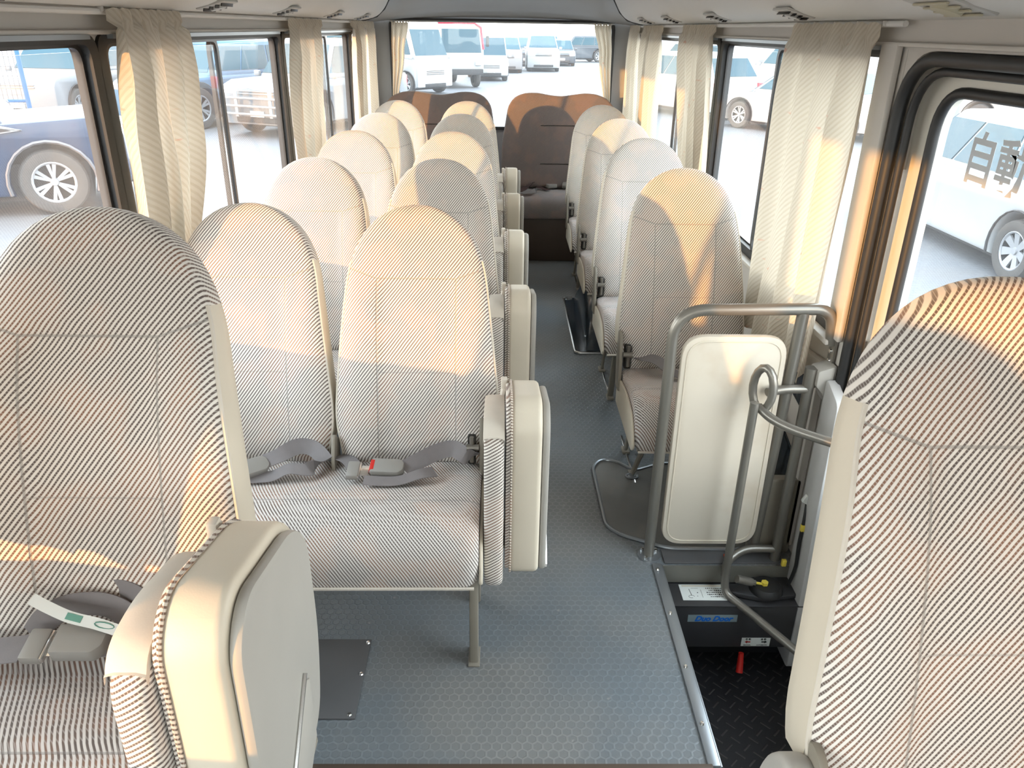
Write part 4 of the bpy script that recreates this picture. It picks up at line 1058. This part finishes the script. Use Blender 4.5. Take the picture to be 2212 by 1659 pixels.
        for y in (yf, yr_):
            wheel(r_, s_*(hw-.11), y, r, .22, s_, spokes, cap)
            ra = r*1.2
            Geo().tube([(s_*(hw+.005), y+(ra+.02)*math.cos(a), r+(ra+.02)*math.sin(a)) for a in [math.radians(d) for d in range(-15, 196, 15)]], .045 if flare else .016, 6, flat=.5).obj('arch_flare', flare or M['wheelwell'], r_)
    gr = Geo(); z0_ = hood-.20 if kind != 'van' else belt*.62
    for k in range(3): gr.box((0, hl-.005, z0_-.055+.055*k), (hw*1.0, .03, .02), .004)
    gr.obj('grille', M['plasticw'] if kind == 'suv' else M['wheelwell'], r_)
    Geo().box((0, hl-.02, zb+.10), (hw*1.2, .06, .12), .02).obj('lower_intake', M['wheelwell'], r_)
    Geo().box((0, hl+.012, zb+.22), (.36, .012, .12), .003).obj('number_plate', M['white'], r_)
    if bullbar:
        bb = Geo()
        for x in (-.45, .45): bb.box((x, hl+.10, zb+.42), (.08, .04, .52), .01)
        for z in (.22, .38, .54): bb.tube([(-hw*.9, hl+.11, zb+z), (hw*.9, hl+.11, zb+z)], .025, 8)
        bb.obj('bull_bar', M['plasticw'], r_)
    return r_
def hd(dx, dy): return math.atan2(-dx, dy)
# big navy SUV just outside the nearest left window: front wheel under pixel (130,405)
h = hd(.90, .43)
L_, W_ = 4.9, 1.95
yfw = L_/2-.18*L_-.02; fwx, fwy = -5.62, 9.95
ux, uy = .90/math.hypot(.90, .43), .43/math.hypot(.90, .43)
rx, ry = uy, -ux      # right-hand side of the car
cx_ = fwx-ux*yfw-rx*(W_/2-.0); cy_ = fwy-uy*yfw-ry*(W_/2-.0)
c1 = car('off_road_car', 'navy off-road car with a silver side vent outside the nearest left window', 'car', (cx_, cy_), h, L_, W_, 1.86, P['navy'], 'suv', .40, flare=M['flare'], spokes=6, hoodz=1.17)
vt = Geo().prism(rpoly([(.72, 1.115), (1.10, 1.10), (1.34, 1.04), (.94, .985)], .02, 3), 'x', W_/2-.005, W_/2+.03, .006).obj('side_vent', M['plasticw'], c1)
Geo().prism(rpoly([(.90, 1.085), (1.10, 1.075), (1.22, 1.04), (1.00, 1.015)], .01, 3), 'x', W_/2+.028, W_/2+.034, .001).obj('vent_slot', M['wheelwell'], vt)
def car_at(name, label, cat, wh, side, h_, L_, W_, *a, **k):
    """place a car by the ground point under one of its front wheels; side +1 = its own right."""
    dx, dy = h_; n_ = math.hypot(dx, dy); dx /= n_; dy /= n_; yfw = L_/2-.18*L_-.02
    return car(name, label, cat, (wh[0]-dx*yfw-dy*side*W_/2, wh[1]-dy*yfw+dx*side*W_/2), hd(dx, dy), L_, W_, *a, **k)
car('off_road_car', 'silver off-road car behind the navy one, facing the bus', 'car', (-10.9, 21.4), hd(-.1, -1), 4.9, 1.95, 1.88, P['silver'], 'suv', .40)
car_at('off_road_car', 'dark blue off-road car seen in the second left window', 'car', (-6.9, 18.9), -1, (-.42, -.9), 4.6, 1.85, 1.9, P['blue'], 'suv', .46)
car_at('off_road_car', 'silver off-road car with a bull bar in the second left window', 'car', (-5.75, 18.7), 1, (-.40, -.92), 4.8, 1.9, 1.95, P['silver'], 'suv', .44, bullbar=True)
car('parked_car', 'white car nose-on in the third left window', 'car', (-4.8, 26.4), hd(.0, -1), 4.6, 1.85, 1.85, P['white'], 'suv', .38)
# through the rear window
car('minibus', 'white minibus filling the left of the rear window', 'van', (-4.4, 31.6), hd(.80, -.60), 5.0, 1.9, 2.3, P['white'], 'van', .36)
car('minibus', 'white van with a blue window behind the red truck', 'van', (-.75, 40.2), hd(.12, -1), 4.2, 1.6, 1.95, P['white'], 'van', .34)
car('parked_car', 'silver people carrier facing the bus, left of the middle one', 'car', (.20, 47.5), hd(.0, -1), 4.5, 1.8, 1.85, P['silver'], 'hatch', .34)
car('parked_car', 'dark car between the silver and the white people carriers', 'car', (1.55, 56), hd(0, -1), 4.4, 1.8, 1.75, P['dark'], 'hatch', .34)
car('parked_car', 'white people carrier facing the bus in the middle of the rear window', 'car', (2.35, 49.5), hd(0, -1), 4.6, 1.85, 1.95, P['white'], 'hatch', .36)
car('parked_car', 'dark car just right of the white people carrier', 'car', (3.95, 57), hd(0, -1), 4.4, 1.75, 1.6, P['dark'], 'hatch', .34)
car('parked_car', 'dark off-road car side-on at the far right of the rear window', 'car', (5.6, 63), hd(-1, -.3), 4.6, 1.85, 1.8, P['dark'], 'suv', .42)
car('parked_car', 'pale brown off-road car at the right curtain of the rear window', 'car', (7.6, 70), hd(-.3, -1), 4.6, 1.85, 1.8, P['brown'], 'suv', .42)
for k, (x, y) in enumerate(((-.6, 63), (1.6, 69), (4.2, 76), (10.5, 82), (13.5, 86), (-3.4, 58))):
    car('parked_car', ['far white car behind the silver people carrier', 'far dark car above the white people carrier', 'far grey car in the back row, centre', 'far white car in the back row, right', 'far grey car in the back row, farthest right', 'far white car hidden behind the red truck'][k], 'car', (x, y), hd(0, -1), 4.4, 1.8, 1.7, P[['white', 'dark', 'grey', 'white', 'grey', 'white'][k]], 'hatch', .34)
# red and white truck cab
r_ = empty('truck', (-1.95, 34.2, GZ), hd(.35, -.94), label='white truck with a red corner and red roof edge in the rear window', cat='truck', group='parked vehicles outside')
Geo().prism([(.95, .55), (1.0, 1.25), (.80, 2.35), (-.9, 2.35), (-.9, .55)], 'x', -.95, .95, .06, 2).obj('cab', P['white'], r_)
gl = Geo(); quad_panel(gl, [(-.85, .99, 1.32), (.85, .99, 1.32), (.78, .84, 2.2), (-.78, .84, 2.2)], (0, 1, .1), .03, .012); gl.obj('windscreen', M['carglass'], r_, smooth=False)
Geo().box((.90, .82, 1.05), (.20, .44, 1.0), .03).obj('red_corner', P['red'], r_)
Geo().tube([(-.93, .96, 1.45), (-.86, .86, 2.25), (-.6, .82, 2.40), (.9, .82, 2.40)], .045, 8).obj('red_roof_edge', P['red'], r_)
Geo().box((0, 1.0, .62), (1.8, .12, .22), .03).obj('bumper', M['wheelwell'], r_)
Geo().box((0, -2.6, 1.5), (1.95, 3.2, 1.7), .04).obj('cargo_box', P['white'], r_)
for s_ in (-1, 1):
    Geo().box((s_*.7, 1.02, .95), (.26, .08, .16), .02).obj('headlamp', M['lamp'], r_)
    Geo().box((s_*1.12, .9, 1.75), (.12, .10, .40), .03).obj('mirror', M['wheelwell'], r_)
    for y in (.2, -3.0): wheel(r_, s_*.84, y, .38, .22, s_, 5, True)
Geo().box((.78, 1.06, .72), (.16, .03, .14), .01).obj('indicator', M['orange'], r_)
# right side
hx, hy = -.05, 1.0
car('estate_car', 'white estate car close outside the door window', 'car', (5.90, 8.85), hd(-.01, 1), 4.5, 1.72, 1.50, P['white'], 'hatch', .31, cap=True, spokes=7)
car('parked_car', 'white hatchback with red tail lamp beyond the estate car', 'car', (11.9, 21.6), hd(-.55, 1), 4.4, 1.8, 1.85, P['white'], 'hatch', .36)
car('parked_car', 'white car at the far right edge of the door window', 'car', (14.9, 20.6), hd(-.3, 1), 4.4, 1.8, 1.7, P['white'], 'hatch', .36)
car('parked_car', 'white saloon in the first right window behind the wide curtain', 'car', (7.6, 20.0), hd(-.75, 1), 4.6, 1.8, 1.5, P['white'], 'sedan', .33)
car('parked_car', 'grey car with a dark window farther off in the first right window', 'car', (11.0, 31), hd(-.4, 1), 4.6, 1.8, 1.8, P['white'], 'suv', .38)
car('parked_car', 'white car with red tail lamp in the second right window', 'car', (5.5, 24.5), hd(-.5, 1), 4.5, 1.8, 1.7, P['white'], 'hatch', .36)
for k, (x, y) in enumerate(((16.5, 30), (14.5, 40), (9.5, 42))):
    car('parked_car', ['distant white car beyond the door window', 'distant silver car between two right windows', 'distant white car near the rear right curtains'][k], 'car', (x, y), hd(-.6, 1), 4.5, 1.8, 1.75, P['white' if k != 1 else 'silver'], 'suv', .36)
# blue mesh fence panel
r_ = empty('mesh_fence', (-9.6, 14.4, GZ), hd(0, 1)+.25, label='blue framed mesh fence panel behind the navy car', cat='fence')
g = Geo()
for x in (-3.2, -1.6, 0, 1.2): Geo().box((x, 0, 1.0), (.07, .05, 2.0), .01).obj('post', M['bluefence'], r_)
for z in (.08, .95, 1.92): Geo().box((-1.0, 0, z), (4.4, .04, .05), .01).obj('rail', M['bluefence'], r_)
g = Geo()
for k in range(60): g.box((-3.2+.0745*k, 0, 1.0), (.008, .008, 1.84))
for k in range(12): g.box((-1.0, 0, .12+.155*k), (4.4, .008, .008))
o = g.obj('wire_mesh', M['flare'], r_, smooth=False); o['kind'] = 'stuff'
